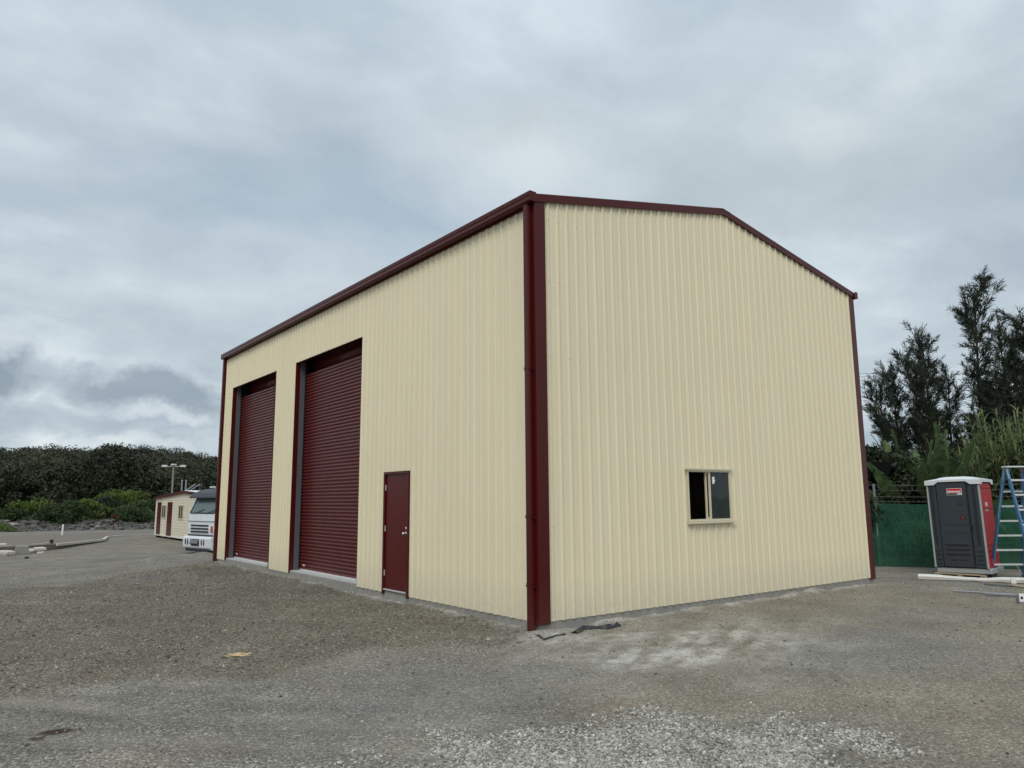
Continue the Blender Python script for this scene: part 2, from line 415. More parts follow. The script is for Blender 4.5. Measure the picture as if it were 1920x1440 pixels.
# windrow direction: scraped lines parallel to the far edge of the pad
ed = (E3-E1).normalized(); al = GX*ed.x+GY*ed.y; ac = -GX*ed.y+GY*ed.x
GZ = GZ + near*m_rough*(.030*np.abs(fbm(al*.7, ac*3.0, 3)) + .055*np.maximum(0, fbm(GX*3.5, GY*3.5, 4)) + .022*fbm(GX*8, GY*8, 2))
GZ = GZ + near*(1-m_rough)*(.010*fbm(GX*.8, GY*.8, 3)+.004*fbm(GX*5, GY*5, 3)) + near*m_white*.012
def ell(cx, cy, rx, ry, ang=0., soft=.5):
    c, s_ = math.cos(ang), math.sin(ang); dx = GX-cx; dy = GY-cy
    u = (dx*c+dy*s_)/rx; v = (-dx*s_+dy*c)/ry
    return 1-sm(np.hypot(u, v)+.35*fbm(GX*2.5, GY*2.5, 4), 1-soft, 1+soft)
lookang = math.atan2(math.cos(YAW+.05), math.sin(YAW+.05))
dustm = np.zeros_like(GX)
for (px, py, rx, ry, a_, st) in [(1250, 1230, .6, .26, 0, 1.), (1350, 1198, .7, .28, 0, .85), (1180, 1215, .9, .3, 0, .4), (1150, 1195, .7, .16, 0, .6), (1400, 1172, .8, .35, 0, .35), (1050, 1200, .5, .16, 0, .7), (1500, 1218, .2, .1, 0, .45), (12, 1132, .5, .12, 0, .45), (1290, 1215, 1.1, .7, 0, .30)]:
    c = at(px, py, -.21); dustm = np.maximum(dustm, st*ell(c.x, c.y, rx*1.4, ry*2.1, -.45, .95)*np.clip(.72+1.5*fbm(GX*1.2+GY*.9, GY*5-GX*2.4, 5, .62), 0, 1.25))
dxb = np.maximum(np.maximum(-GX, GX-8.72), 0); dyb = np.maximum(np.maximum(-GY, GY-14.67), 0); DB = np.hypot(dxb, dyb)
dustm = np.maximum(dustm, .6*(1-sm(DB+.16*fbm(GX*3, GY*3, 3), .03, .22)))
greym = np.zeros_like(GX)
c = at(315, 1083, -.21); hp = ell(c.x, c.y, .95, .5, .6); greym = np.maximum(greym, hp); GZ = GZ+.05*hp*(1+.5*fbm(GX*5, GY*5, 3))
for (px, py, rx, ry, st) in [(1650, 1215, 1.6, 1.2, .9), (1560, 1240, 1., .7, .7), (1700, 1150, 2.0, 1.3, .5), (900, 1290, 2.0, 1.1, .7)]:
    c = at(px, py, -.21); greym = np.maximum(greym, st*ell(c.x, c.y, rx, ry, .2, .7))
redm = np.zeros_like(GX)
for (px, py, rx, ry, st) in [(430, 1410, .28, .25, .35), (1140, 1330, .4, .25, .5), (880, 1440, .6, .3, .5), (1850, 1330, .8, .7, .35), (1780, 1130, 1.5, .8, .35), (180, 1268, .8, .35, .45), (230, 1270, .5, .25, .4), (560, 1250, .9, .3, .35), (1500, 1120, 2.2, .6, .35)]:
    c = at(px, py, -.21); redm = np.maximum(redm, st*ell(c.x, c.y, rx, ry, .15, .7))
darkm = np.zeros_like(GX)
for (px, py, rx, ry, st) in [(106, 1372, .14, .10, .95), (70, 1386, .1, .06, .7), (448, 1243, .28, .16, .25)]:
    c = at(px, py, -.21); darkm = np.maximum(darkm, st*ell(c.x, c.y, rx, ry, -.5, .5))
# yard beyond the edge: two pale wheel tracks
es = edge_s(GX, GY); ttt = ((GX-E1.x)*(E3-E1).x + (GY-E1.y)*(E3-E1).y)/(E3-E1).length_squared
trackm = (np.exp(-((es-.15)/.16)**2)+.9*np.exp(-((es-.95)/.2)**2))*(1-sm(ttt, .55, .9))
trackm = trackm*(.7+.4*fbm(GX*2, GY*2, 3))
# wheel ruts swinging past the corner: paler crushed crowns with darker edges
rutm = np.zeros_like(GX); rutd = np.zeros_like(GX)
for (cx_, cy_, r_, w_, st) in [(4.0, 7.5, 12.2, .13, .8), (4.0, 7.5, 12.75, .12, .55), (4.0, 7.5, 14.0, .14, .7), (4.0, 7.5, 14.5, .12, .5), (6, 12, 16.3, .15, .5), (9., 3.0, 8.4, .16, .6), (9., 3., 10.1, .16, .55), (-14, -16, 17.2, .14, .55), (-14, -16, 18.9, .14, .5)]:
    d_ = np.abs(np.hypot(GX-cx_, GY-cy_)-r_+.5*fbm(GX*.25, GY*.25, 2)+.10*fbm(GX*2, GY*2, 2)); bk_ = np.clip(.5+1.6*fbm(GX*.7+r_, GY*.7, 3), 0, 1)*st
    rutm = np.maximum(rutm, bk_*np.exp(-(d_/w_)**2)); rutd = np.maximum(rutd, bk_*np.exp(-((d_-w_*1.9)/(w_*.7))**2))
    GZ = GZ - near*.012*bk_*np.exp(-(d_/w_)**2)+near*.010*bk_*np.exp(-((d_-w_*1.9)/(w_*.7))**2)
rutm *= (1-m_white); rutd *= (1-m_white)
m_yard = sm(es+.2*fbm(GX*1, GY*1, 3), -.3, .5)

g = NT('gravel_ground'); vec = g.pos()
def attr(nm): return g.n('ShaderNodeAttribute', attribute_name=nm).outputs['Fac']
nb = g.noise(.35, 5, .6, vec); nm_ = g.noise(3.2, 6, .65, vec); nf = g.noise(38, 4, .7, vec); nff = g.noise(110, 2, .6, vec)
def vor(scale, feat='F1', rnd_=1.):
    v_ = g.n('ShaderNodeTexVoronoi', feature=feat); v_.inputs['Scale'].default_value = scale; v_.inputs['Randomness'].default_value = rnd_; g.l(vec, v_.inputs['Vector']); return v_
v1 = vor(62); v2 = vor(27); v3 = vor(140)
def sepc(c, i):
    q = g.n('ShaderNodeSeparateColor'); g.l(c, q.inputs[0]); return q.outputs[i]
# own tone per stone, range widened to paint in small shadows and highlights
st1 = sepc(v1.outputs['Color'], 0); st2 = sepc(v2.outputs['Color'], 1); st3 = sepc(v3.outputs['Color'], 0)
grey = g.ramp(st1, [(0, (.060, .055, .048)), (.5, (.185, .177, .161)), (.88, (.29, .28, .255)), (1, (.56, .54, .50))])
grey = g.mix(g.val(st3, 0, .5), grey, (.165, .158, .145))
brown = g.ramp(st1, [(0, (.065, .058, .044)), (.5, (.190, .176, .143)), (.90, (.29, .27, .225)), (1, (.56, .53, .46))])
brown = g.mix(g.val(nf, 0, .6, .35, .7), brown, (.168, .155, .125))
tan = g.ramp(st1, [(0, (.095, .085, .068)), (.5, (.215, .197, .163)), (.92, (.29, .27, .225)), (1, (.52, .49, .42))])
tan = g.mix(g.val(nf, 0, .65, .35, .7), tan, (.205, .188, .154))
yard = g.mix(g.val(nm_, 0, 1, .35, .65), (.165, .155, .134), (.225, .21, .178))
yard = g.mix(g.val(nb, 0, .6, .4, .65), yard, (.165, .156, .141))
col = g.mix(g.val(nb, 0, .6, .40, .60), grey, tan)
col = g.mix(g.math('MULTIPLY', attr('rut'), .8), col, (.25, .235, .205))
col = g.mix(g.math('MULTIPLY', attr('rutd'), .65), col, (.085, .078, .066))
def brk(mask, amt=.5):   # breaks a mask's edge with noise
    return g.math('MULTIPLY', mask, 1.) if not amt else g.val(g.math('ADD', mask, g.math('MULTIPLY', g.math('SUBTRACT', g.noise(7, 6, .7, vec), .5), amt*2)), 0, 1, .25, .75)
col = g.mix(brk(attr('brown'), .4), col, tan)
col = g.mix(brk(attr('rough'), .35), col, brown)
col = g.mix(brk(attr('grey'), .45), col, g.mix(.35, grey, (.19, .186, .177)))
col = g.mix(attr('yard'), col, yard)
col = g.mix(g.math('MULTIPLY', attr('track'), .6), col, (.24, .215, .175))
col = g.mix(g.math('MULTIPLY', brk(attr('red'), .35), .55), col, (.175, .12, .085))
col = g.mix(g.math('MULTIPLY', g.math('MULTIPLY', attr('dust'), g.val(g.noise(4.5, 6, .7, vec), .3, 1.6, .32, .62)), g.val(g.noise(34, 4, .75, vec), .35, 1.1, .34, .6), True), col, g.mix(g.val(nf, 0, 1, .3, .7), (.40, .395, .375), (.60, .59, .565)))
whitec = g.ramp(st2, [(0, (.09, .085, .075)), (.3, (.22, .21, .19)), (1, (.40, .39, .355))])
col = g.mix(g.math('MULTIPLY', brk(attr('white'), .25), .8), col, whitec)
col = g.mix(brk(attr('dark'), .3), col, (.045, .027, .015))
col = g.mix(g.val(g.noise(14, 5, .7, vec), .0, .35, .5, .75), col, (.07, .066, .058))  # dark gaps among the stones, small shadows painted into the colour
# broad tone changes
col = g.mix(.6, col, g.mix(g.val(g.noise(.9, 6, .6, vec), 0, 1, .35, .65), (.33, .325, .32), (.68, .67, .65)), 'SOFT_LIGHT')
col = g.mix(1., col, (1.15, 1.12, 1.075), 'MULTIPLY')
g.l(col, g.b.inputs['Base Color'])
g.b.inputs['Roughness'].default_value = .93; g.b.inputs['Specular IOR Level'].default_value = .25
h1 = g.math('MULTIPLY', g.math('SUBTRACT', 1., v1.outputs['Distance']), .009)
h2 = g.math('MULTIPLY', g.math('SUBTRACT', 1., v2.outputs['Distance']), g.math('ADD', g.math('MULTIPLY', attr('white'), .012), g.math('MULTIPLY', attr('rough'), .012)))
h3 = g.math('MULTIPLY', g.noise(17, 6, .7, vec), g.math('ADD', g.math('MULTIPLY', attr('rough'), .035), .012))
hh = g.math('ADD', h1, g.math('ADD', h2, h3))
hh = g.math('ADD', hh, g.math('MULTIPLY', nff, .004))
g.l(g.bump(hh, 1.35, 1.0), g.b.inputs['Normal'])
ground = grid_mesh('ground', GX, GY, GZ, g.m, dict(rough=m_rough, white=m_white, brown=m_brown, dust=dustm, grey=greym, red=redm, dark=darkm, yard=m_yard, track=trackm, rut=rutm, rutd=rutd))
tag(ground, kind='structure')
def gz(x, y):
    i = int(np.clip(np.searchsorted(gx, x)-1, 0, len(gx)-2)); j = int(np.clip(np.searchsorted(gy, y)-1, 0, len(gy)-2))
    a = (x-gx[i])/(gx[i+1]-gx[i]); b = (y-gy[j])/(gy[j+1]-gy[j])
    return float(GZ[j, i]*(1-a)*(1-b)+GZ[j, i+1]*a*(1-b)+GZ[j+1, i]*(1-a)*b+GZ[j+1, i+1]*a*b)
def gzv(x, y):
    i = np.clip(np.searchsorted(gx, x)-1, 0, len(gx)-2); j = np.clip(np.searchsorted(gy, y)-1, 0, len(gy)-2)
    a = (x-gx[i])/(gx[i+1]-gx[i]); b = (y-gy[j])/(gy[j+1]-gy[j])
    return GZ[j, i]*(1-a)*(1-b)+GZ[j, i+1]*a*(1-b)+GZ[j+1, i]*(1-a)*b+GZ[j+1, i+1]*a*b
def gat(px, py, guess=-.21):
    z = guess
    for _ in range(6):
        p = at(px, py, z); z = gz(p.x, p.y)
    return Vector((p.x, p.y, z))

# stones
PH = (1+5**.5)/2
ICO = np.array([(-1, PH, 0), (1, PH, 0), (-1, -PH, 0), (1, -PH, 0), (0, -1, PH), (0, 1, PH), (0, -1, -PH), (0, 1, -PH), (PH, 0, -1), (PH, 0, 1), (-PH, 0, -1), (-PH, 0, 1)])/math.hypot(1, PH)
ICF = np.array([(0, 11, 5), (0, 5, 1), (0, 1, 7), (0, 7, 10), (0, 10, 11), (1, 5, 9), (5, 11, 4), (11, 10, 2), (10, 7, 6), (7, 1, 8), (3, 9, 4), (3, 4, 2), (3, 2, 6), (3, 6, 8), (3, 8, 9), (4, 9, 5), (2, 4, 11), (6, 2, 10), (8, 6, 7), (9, 8, 1)])
def stones(name, xs, ys, size, mat, seed, sink=.2):
    r = np.random.RandomState(seed); n = len(xs)
    V = ICO[None]*(1+.35*(r.rand(n, 12, 1)-.5)*1.4)
    sc = size[:, None, None]*np.stack([.75+.6*r.rand(n), .75+.6*r.rand(n), .5+.4*r.rand(n)], -1)[:, None, :]
    V = V*sc; a = r.rand(n)*6.283; ca, sa = np.cos(a)[:, None], np.sin(a)[:, None]
    X = V[:, :, 0]*ca-V[:, :, 1]*sa; Y = V[:, :, 0]*sa+V[:, :, 1]*ca
    t = (r.rand(n, 1)-.5)*.8; Z = V[:, :, 2]+X*t
    V = np.stack([X+xs[:, None], Y+ys[:, None], Z+(gzv(xs, ys)+size*(.5-sink))[:, None]], -1)
    T = V[:, ICF, :].reshape(-1, 3)
    return fast_mesh(name, T, 3, mat, tone=np.repeat(r.rand(n), 20))
def stone_mat(name, stops):
    n = NT(name); a = n.n('ShaderNodeAttribute', attribute_name='tone')
    c = n.ramp(a.outputs['Fac'], stops); c = n.mix(n.val(n.noise(60, 3, .6, n.pos()), 0, .5), c, (.12, .115, .105), 'MULTIPLY') if False else c
    n.l(c, n.b.inputs['Base Color']); n.b.inputs['Roughness'].default_value = .9; n.b.inputs['Specular IOR Level'].default_value = .3
    n.l(n.bump(n.noise(120, 3, .6, n.pos()), .002), n.b.inputs['Normal']); return n.m
sm_white = stone_mat('crushed_white_stone', [(0, (.13, .12, .10)), (.4, (.29, .275, .24)), (.8, (.41, .39, .35)), (1, (.56, .54, .50))])
sm_mix = stone_mat('mixed_loose_stone', [(0, (.075, .068, .056)), (.5, (.19, .176, .145)), (.90, (.25, .235, .20)), (.975, (.36, .345, .31)), (1, (.55, .53, .48))])
R_ = np.random.RandomState(11)
bx = [p[0] for p in white_poly]; by = [p[1] for p in white_poly]
N = 170000
X_ = R_.uniform(min(bx)-.6, max(bx)+.6, N); Y_ = R_.uniform(max(min(by)-.6, -8), max(by)+.6, N)
dd = sdf(X_, Y_, white_poly)+.70*fbm(X_*2.2, Y_*2.2, 4)
keep = (R_.rand(N) < np.clip(.42-dd*1.5, 0, 1)**1.4*np.clip(.75+1.2*fbm(X_*3.3, Y_*3.3, 3), .15, 1))
X_, Y_ = X_[keep], Y_[keep]
tag(stones('white_gravel', X_, Y_, (.0042+.0062*R_.rand(len(X_))+.008*R_.rand(len(X_))**6), sm_white, 5), 'patch of crushed white gravel spread in the near foreground', 'gravel', kind='stuff')
# loose stones over the yard: denser on the rough windrows
N = 130000
X_ = R_.uniform(-8.5, 13, N); Y_ = R_.uniform(-6.8, 17, N)
inside = (X_ > -.05) & (X_ < 8.8) & (Y_ > -.05) & (Y_ < 14.7)
dr = sdf(X_, Y_, rough_poly); pr = np.where(dr < 0, .70, .24)*np.clip(.35+1.3*vnoise(X_*2.2, Y_*2.2), 0, 1)
keep = (R_.rand(N) < pr) & ~inside
X_, Y_ = X_[keep], Y_[keep]
sz = .004+.012*R_.rand(len(X_))**10+.006*R_.rand(len(X_)); dr = dr[keep]; sz = sz*np.where(dr < 0, 1.25, .85)
tag(stones('loose_gravel', X_, Y_, sz, sm_mix, 6), 'loose stones scattered over the dug-up ground before the shed', 'gravel', kind='stuff')

# ------------------------------------------------------------------ shed
WID, LEN, HT, RISE, ZB = 8.722, 14.673, 5.76, .824, -.058
shed = empty('steel_shed', (0, 0, 0), 0, 'tall cream ribbed steel shed with dark red trim and two tall roller doors', 'shed')
PITCH, RH = .185, .027
def profile(L, start=.205):
    """(u, outward offset) breakpoints of a ribbed sheet"""
    pts = [(0., .0)]; u = start; k = 0
    while u < L-.06:
        so_ = .003*((k//4) % 2)
        a = [(u, so_), (u+.014, RH+so_), (u+.034, RH+so_), (u+.048, so_), (u+.098, so_), (u+.103, .003+so_), (u+.118, .003+so_), (u+.123, so_)]
        pts += [q for q in a if q[0] < L]
        u += PITCH; k += 1
    pts.append((L, 0.)); out = []
    for q in pts:
        if not out or q[0]-out[-1][0] > 1e-4: out.append(q)
    return out
def ribs(L, start=.205):
    o = []; u = start
    while u < L-.06: o.append(u); u += PITCH
    return o
def clad(mb, L, fn, ztop, zbot, holes, back=0.):
    """fn(u, n, z) -> world point; holes: (u0, u1, z0, z1)"""
    pr = profile(L); us = sorted(set([p[0] for p in pr]+[h for q in holes for h in q[:2]]+([L/2] if back else [])))
    pu = [p[0] for p in pr]; pn = [p[1] for p in pr]
    off = lambda u: float(np.interp(u, pu, pn))
    for a, b in zip(us[:-1], us[1:]):
        if b-a < 1e-5: continue
        mid = (a+b)/2; segs = [(zbot, None)]
        hs = sorted([h for h in holes if h[0]-1e-6 <= mid <= h[1]+1e-6], key=lambda h: h[2])
        cuts = []; z0 = zbot
        for h in hs:
            if h[2] > z0+1e-4: cuts.append((z0, h[2]))
            z0 = h[3]
        cuts.append((z0, None))
        for (c0, c1) in cuts:
            za = c1 if c1 is not None else ztop(a); zb_ = c1 if c1 is not None else ztop(b)
            mb.add([fn(a, off(a), c0), fn(b, off(b), c0), fn(b, off(b), zb_), fn(a, off(a), za)], [(0, 1, 2, 3)])
def screws(mb, L, fn, rows, ztop, holes, every=1):
    for z in rows:
        for i, u in enumerate(ribs(L)):
            if i % every: continue
            uu = u+.022+(.075 if False else 0)
            if z > ztop(uu)-.12: continue
            if any(h[0]-.03 < uu < h[1]+.03 and h[2]-.03 < z < h[3]+.03 for h in holes): continue
            vs = [fn(uu+.011*math.cos(k*math.pi/3), RH+.0005, z+.011*math.sin(k*math.pi/3)) for k in range(6)]
            vt = [fn(uu+.007*math.cos(k*math.pi/3), RH+.010, z+.007*math.sin(k*math.pi/3)) for k in range(6)]
            mb.add(vs+vt, [(0+k, (k+1) % 6, 6+(k+1) % 6, 6+k) for k in range(6)]+[tuple(range(6, 12))])
R1, R2, RHT = (5.431, 8.948), (10.297, 13.775), 4.783
PD = (3.483, 4.401, ZB, 2.06)
# window opening in the gable, from its corners in the picture
def on_gable(px, py):
    d = _F*FPX+R3*(px-960)+U3*(720-py); t = (0-CAM[1])/d[1]; p = CAM+d*t; return p[0], p[2]
wa = on_gable(1285, 880); wb = on_gable(1372, 980); wc = on_gable(1290, 981)
WX0, WX1, WZ0, WZ1 = (wa[0]+wc[0])/2, wb[0]-.02, wc[1]+.02, wa[1]-.01
print('window', WX0, WX1, WZ0, WZ1)
f_long = lambda u, n, z: (-n, u, z)
f_gab = lambda u, n, z: (u, -n, z)
f_back = lambda u, n, z: (u, LEN+n, z)
f_right = lambda u, n, z: (WID+n, u, z)
gtop = lambda u: HT+.02+RISE*(1-abs(u-WID/2)/(WID/2))
ltop = lambda u: HT+.03
holes_l = [(R1[0], R1[1], ZB-.1, RHT), (R2[0], R2[1], ZB-.1, RHT), (PD[0]+.045, PD[1]-.045, ZB-.1, PD[3]-.045)]
holes_g = [(WX0+.03, WX1-.03, WZ0+.03, WZ1-.03)]
girts = [.08, 1.2, 2.4, 3.55, 4.65, 5.55]
mb = MB(); clad(mb, LEN, f_long, ltop, ZB, holes_l); screws(mb, LEN, f_long, girts, ltop, holes_l); mb.build('long_wall', cream, shed)
mb = MB(); clad(mb, WID, f_gab, gtop, ZB, holes_g, 1); screws(mb, WID, f_gab, girts, gtop, holes_g); mb.build('gable_wall', cream, shed)
mb = MB(); clad(mb, LEN, f_right, ltop, ZB, []); mb.build('rear_long_wall', cream, shed)
mb = MB(); clad(mb, WID, f_back, gtop, ZB, [], 1); mb.build('rear_gable_wall', cream, shed)
# steel columns inside the shed, along both long walls
mb = MB()
for y in (.15, 5., 9.6, 14.4):
    for x in (.45, WID-.5): MB().bb(x, x+.16, y, y+.2, 0, 5.6).build('column', galv, shed)
# roof, sheets with ribs running up the slope
mb = MB(); ov = .04
for sgn in (0, 1):
    pr = profile(LEN+2*ov)
    for (a, na), (b, nb_) in zip(pr[:-1], pr[1:]):
        def rp(u, n, t):
            x = (-.05 + t*(WID/2+.05)) if sgn == 0 else (WID+.05 - t*(WID/2+.05))
            return (x, u-ov, HT+.06+RISE*t+n)
        q = [rp(a, na, 0), rp(b, nb_, 0), rp(b, nb_, 1), rp(a, na, 1)]
        mb.add(q, [(0, 1, 2, 3)])
mb.build('roof', cream, shed)
mb = MB()
for sgn in (-1, 1): mb.add([(WID/2, -ov-.02, HT+RISE+.115), (WID/2, LEN+ov+.02, HT+RISE+.115), (WID/2+sgn*.2, LEN+ov+.02, HT+RISE+.085), (WID/2+sgn*.2, -ov-.02, HT+RISE+.085)], [(0, 1, 2, 3)])
mb.build('ridge_capping', red, shed)
# barge capping, front and back
def barge(ysign, y0, name='barge_capping'):
    mb = MB(); o = -1 if ysign < 0 else 1
    for s_ in (0, 1):
        xa = -.03 if s_ == 0 else WID+.03; xb = WID/2
        za, zb_ = HT+.125, HT+RISE+.135; hgt = .125
        ya, yb = y0+o*.028, y0+o*.052
        pts = lambda x, z: [(x, ya, z-hgt), (x, yb, z-hgt+.0), (x, yb, z-.012), (x, yb-o*.010, z), (x, yb-o*.16, z+.003), (x, yb-o*.16, z-.015), (x, ya, z-.02)]
        A, B = pts(xa, za), pts(xb, zb_); n = len(A)
        mb.add(A+B, [(k, (k+1) % n, n+(k+1) % n, n+k) for k in range(n)]+[tuple(range(n))[::-1], tuple(range(n, 2*n))])
    return mb.build(name, red, shed)
barge(-1, 0); barge(1, LEN)
# gutters: quad profile with a rolled lip
def gutter(side):
    o = -1 if side == 0 else 1; x0 = 0 if side == 0 else WID
    prof = [(.028, HT-.015), (.125, HT-.015), (.14, HT+.005), (.14, HT+.05), (.132, HT+.062), (.14, HT+.075), (.146, HT+.125), (.139, HT+.135), (.128, HT+.135), (.128, HT+.12), (.134, HT+.118), (.128, HT+.0), (.028, HT+.0)]
    mb = MB(); y0, y1 = -.075, LEN+.06; n = len(prof)
    vs = [(x0+o*a, y0, z) for a, z in prof]+[(x0+o*a, y1, z) for a, z in prof]
    mb.add(vs, [(k, (k+1) % n, n+(k+1) % n, n+k) for k in range(n)])
    for y in (y0, y1): mb.bb(min(x0+o*.028, x0+o*.143), max(x0+o*.028, x0+o*.143), y-.0015, y+.0015, HT-.012, HT+.13)
    return mb.build('gutter', red, shed)
gutter(0); gutter(1)
# fascia behind gutter
MB().bb(-.033, -.030, -.03, LEN+.03, HT-.05, HT+.07).build('fascia', red, shed)
MB().bb(WID+.002, WID+.027, -.03, LEN+.03, HT-.06, HT+.07).build('fascia', red, shed)
# corner flashings: two legs with turned edges
def corner(x, y, sx, sy, leg=.165):
    mb = MB(); o = .034; ztop, zbot = HT+.06, ZB-.03
    P_ = [(x-sx*leg, y+sy*.026), (x-sx*leg, y+sy*o), (x+sx*o, y+sy*o), (x+sx*o, y-sy*leg), (x+sx*.026, y-sy*leg), (x+sx*.026, y+sy*.026)]
    P_ = [Vector((a, b, 0)) for a, b in P_]; mb.prism(P_, (0, 0, zbot), (0, 0, ztop))
    ob = mb.build('corner_flashing', red, shed, .004); return ob
corner(0, 0, -1, -1); corner(WID, 0, 1, -1); corner(0, LEN, -1, 1); corner(WID, LEN, 1, 1)
# downpipes on the gutter sides
def downpipe(x0, sx, y, w_=.10, d_=.075, join=True):
    mb = MB(); xa = x0+sx*.036; xb = xa+sx*d_
    lo, hi = min(xa, xb), max(xa, xb)
    mb.bb(lo, hi, y, y+w_, ZB-.11, HT-.01)
    dp = mb.build('downpipe', red, shed, .012)
    for z in (.42, 1.32, 3.35):
        b_ = MB().bb(lo-.004, hi+.004, y-.006, y+w_+.006, z-.012, z+.012).bb(lo-.004, hi+.004, y-.006, y+w_+.006, z+.022, z+.03).bb(lo+.02, hi-.02, y-.045, y+w_+.045, z-.02, z-.014)
        b_.build('bracket', red, dp, .002)
    return dp
downpipe(0, -1, .035); downpipe(0, -1, LEN-.15); downpipe(WID, 1, LEN-.4)
# slab with its exposed edge
MB().bb(.006, WID-.006, .006, LEN-.006, -.32, -.02).build('slab', concrete, shed, .008)
MB().bb(.02, WID-.02, .02, LEN-.02, -.02+.002, .0).build('slab_top', concrete_top, shed)

# roller doors
def roller(y0, y1):
    r = empty('roller_door', (0, 0, 0)); r.parent = shed
    mb = MB(); D = .245; ph = .075; ya, yb = y0-.06, y1+.06; z = .03; prof = []
    while z < 4.50:
        prof += [(D-.022, z), (D-.027, z+.022), (D-.022, z+.044), (D+.004, z+.050), (D+.004, z+.068)]; z += ph
    vs = [(x, ya, q) for x, q in prof]+[(x, yb, q) for x, q in prof]; n = len(prof)
    mb.add(vs, [(k, n+k, n+k+1, k+1) for k in range(n-1)])
    mb.build('curtain', red_sl, r)
    MB().bb(D-.022, D+.02, ya+.05, yb-.05, .0, .042).build('bottom_rail', alu, r, .003)
    multi('guide', black_pl, r, [(D-.04, D-.03, y-.05, y+.05, 0, 4.95) for y in (y0, y1)])
    # the post face left beside the curtain, and the reveal trim in front of it
    MB().bb(.085, D-.01, y1, y1+.07, -.0, RHT+.2).build('door_post', post_m, r)
    MB().bb(.085, D-.01, y0-.07, y0, -.0, RHT+.2).build('door_post', post_m, r)
    multi('reveal_flashing', red, r, [(-.027, .084, min(y, y-s_*.004), max(y, y-s_*.004), ZB, RHT) for y, s_ in ((y1, 1), (y0, -1))]+[(-.010, .084, y0+.005, y1-.005, RHT-.004, RHT)])
    # drum above the curtain and its soffit
    MB().tube([(D+.42, ya, 4.80), (D+.42, yb, 4.80)], .27, 20).build('drum', red_sl, r, smooth=True)
    MB().bb(.085, D+.9, y0-.07, y1+.07, RHT+.2, RHT+.215).build('head_panel', galv, r)
    lk = MB().bb(D-.03, D-.014, y1-.35, y1-.22, .10, .135)
    lk.build('lock', alu, r, .004)
red_sl = painted_sheet('dark_red_shutter', (.105, .0085, .0070), .34, .05, .05, .36, False)
roller(*R1); roller(*R2)

# side door
dr_ = empty('side_door', (0, 0, 0)); dr_.parent = shed
y0, y1, z1 = PD[0], PD[1], PD[3]
MB().bb(-.034, .05, y0, y0+.05, ZB-.03, z1).bb(-.034, .05, y1-.05, y1, ZB-.03, z1).bb(-.034, .05, y0+.05, y1-.05, z1-.05, z1).build('frame', red, dr_, .003)
leafb = MB().bb(-.004, .034, y0+.053, y1-.053, .012, z1-.053).build('leaf', red_door, dr_, .002)
mb = MB()
mb.tube([(-.002, y0+.115, .985), (-.010, y0+.115, .985)], .034, 16).tube([(-.010, y0+.115, .985), (-.04, y0+.115, .985)], .012, 10)
mb.tube([(-.036, y0+.115, .985), (-.05, y0+.115, .985), (-.068, y0+.115, .985), (-.078, y0+.115, .985)], [.018, .027, .026, .012], 14)
mb.build('knob', chrome, leafb, smooth=True)
mb = MB().tube([(-.002, y0+.115, 1.07), (-.012, y0+.115, 1.07)], .028, 16).build('deadlock', chrome, leafb, smooth=True)
for z in (.28, 1.05, 1.78): MB().tube([(-.012, y1-.052, z-.05), (-.012, y1-.052, z+.05)], .008, 8).build('hinge', alu, leafb)
MB().bb(-.03, .05, y0+.05, y1-.05, -.012, .006).build('threshold', concrete_top, dr_)

# window: sliding aluminium, left side open
wn_ = empty('sliding_window', (0, 0, 0)); wn_.parent = shed
x0, x1, z0, z1 = WX0, WX1, WZ0, WZ1; fw = .024
MB().bb(x0, x0+fw, -.04, .06, z0, z1).bb(x1-fw, x1, -.04, .06, z0, z1).bb(x0+fw, x1-fw, -.04, .06, z1-fw, z1).bb(x0+fw, x1-fw, -.04, .06, z0, z0+fw+.012).build('frame', window_frame, wn_, .002)
MB().bb(x0-.07, x1+.05, -.062, -.026, z1+.004, z1+.034).build('head_flashing', window_frame, wn_, .003)
MB().bb(x0-.03, x1+.05, -.075, -.026, z0-.034, z0-.003).build('sill', window_frame, wn_, .003)
xm = (x0+x1)/2+.01
multi('mullion', window_frame, wn_, [(xm-.014, xm+.014, -.030, .0, z0+fw+.012, z1-fw), (x1-fw-.012, x1-fw, -.030, .0, z0+fw+.012, z1-fw)], .002)
sl = MB().bb(xm-.062, xm-.035, .008, .036, z0+fw+.012, z1-fw).bb(x1-fw-.07, x1-fw-.03, .008, .036, z0+fw+.012, z1-fw).bb(xm-.035, x1-fw-.07, .008, .036, z0+fw+.012, z0+fw+.042).bb(xm-.035, x1-fw-.07, .008, .036, z1-fw-.03, z1-fw).build('sliding_sash', window_frame, wn_, .002)
MB().bb(xm-.035, x1-fw-.07, .020, .024, z0+fw+.042, z1-fw-.03).build('glass', glass_dark, sl)
MB().bb(xm+.02, x1-fw-.012, -.017, -.013, z0+fw+.012, z1-fw).build('glass', glass_dark, wn_)
mb = MB(); cx_, cz_ = xm+.105, z1-.16
pl = [(-.03, .05), (.01, .065), (.03, .055), (.03, .02), (.045, .0), (.02, -.05), (-.01, -.065), (-.032, -.04), (-.03, .0)]
mb.prism([(cx_+a, -.0175, cz_+b) for a, b in pl], (0, -.0005, 0), (0, -.0015, 0)); mb.build('paper_sticker', sign_white, wn_)

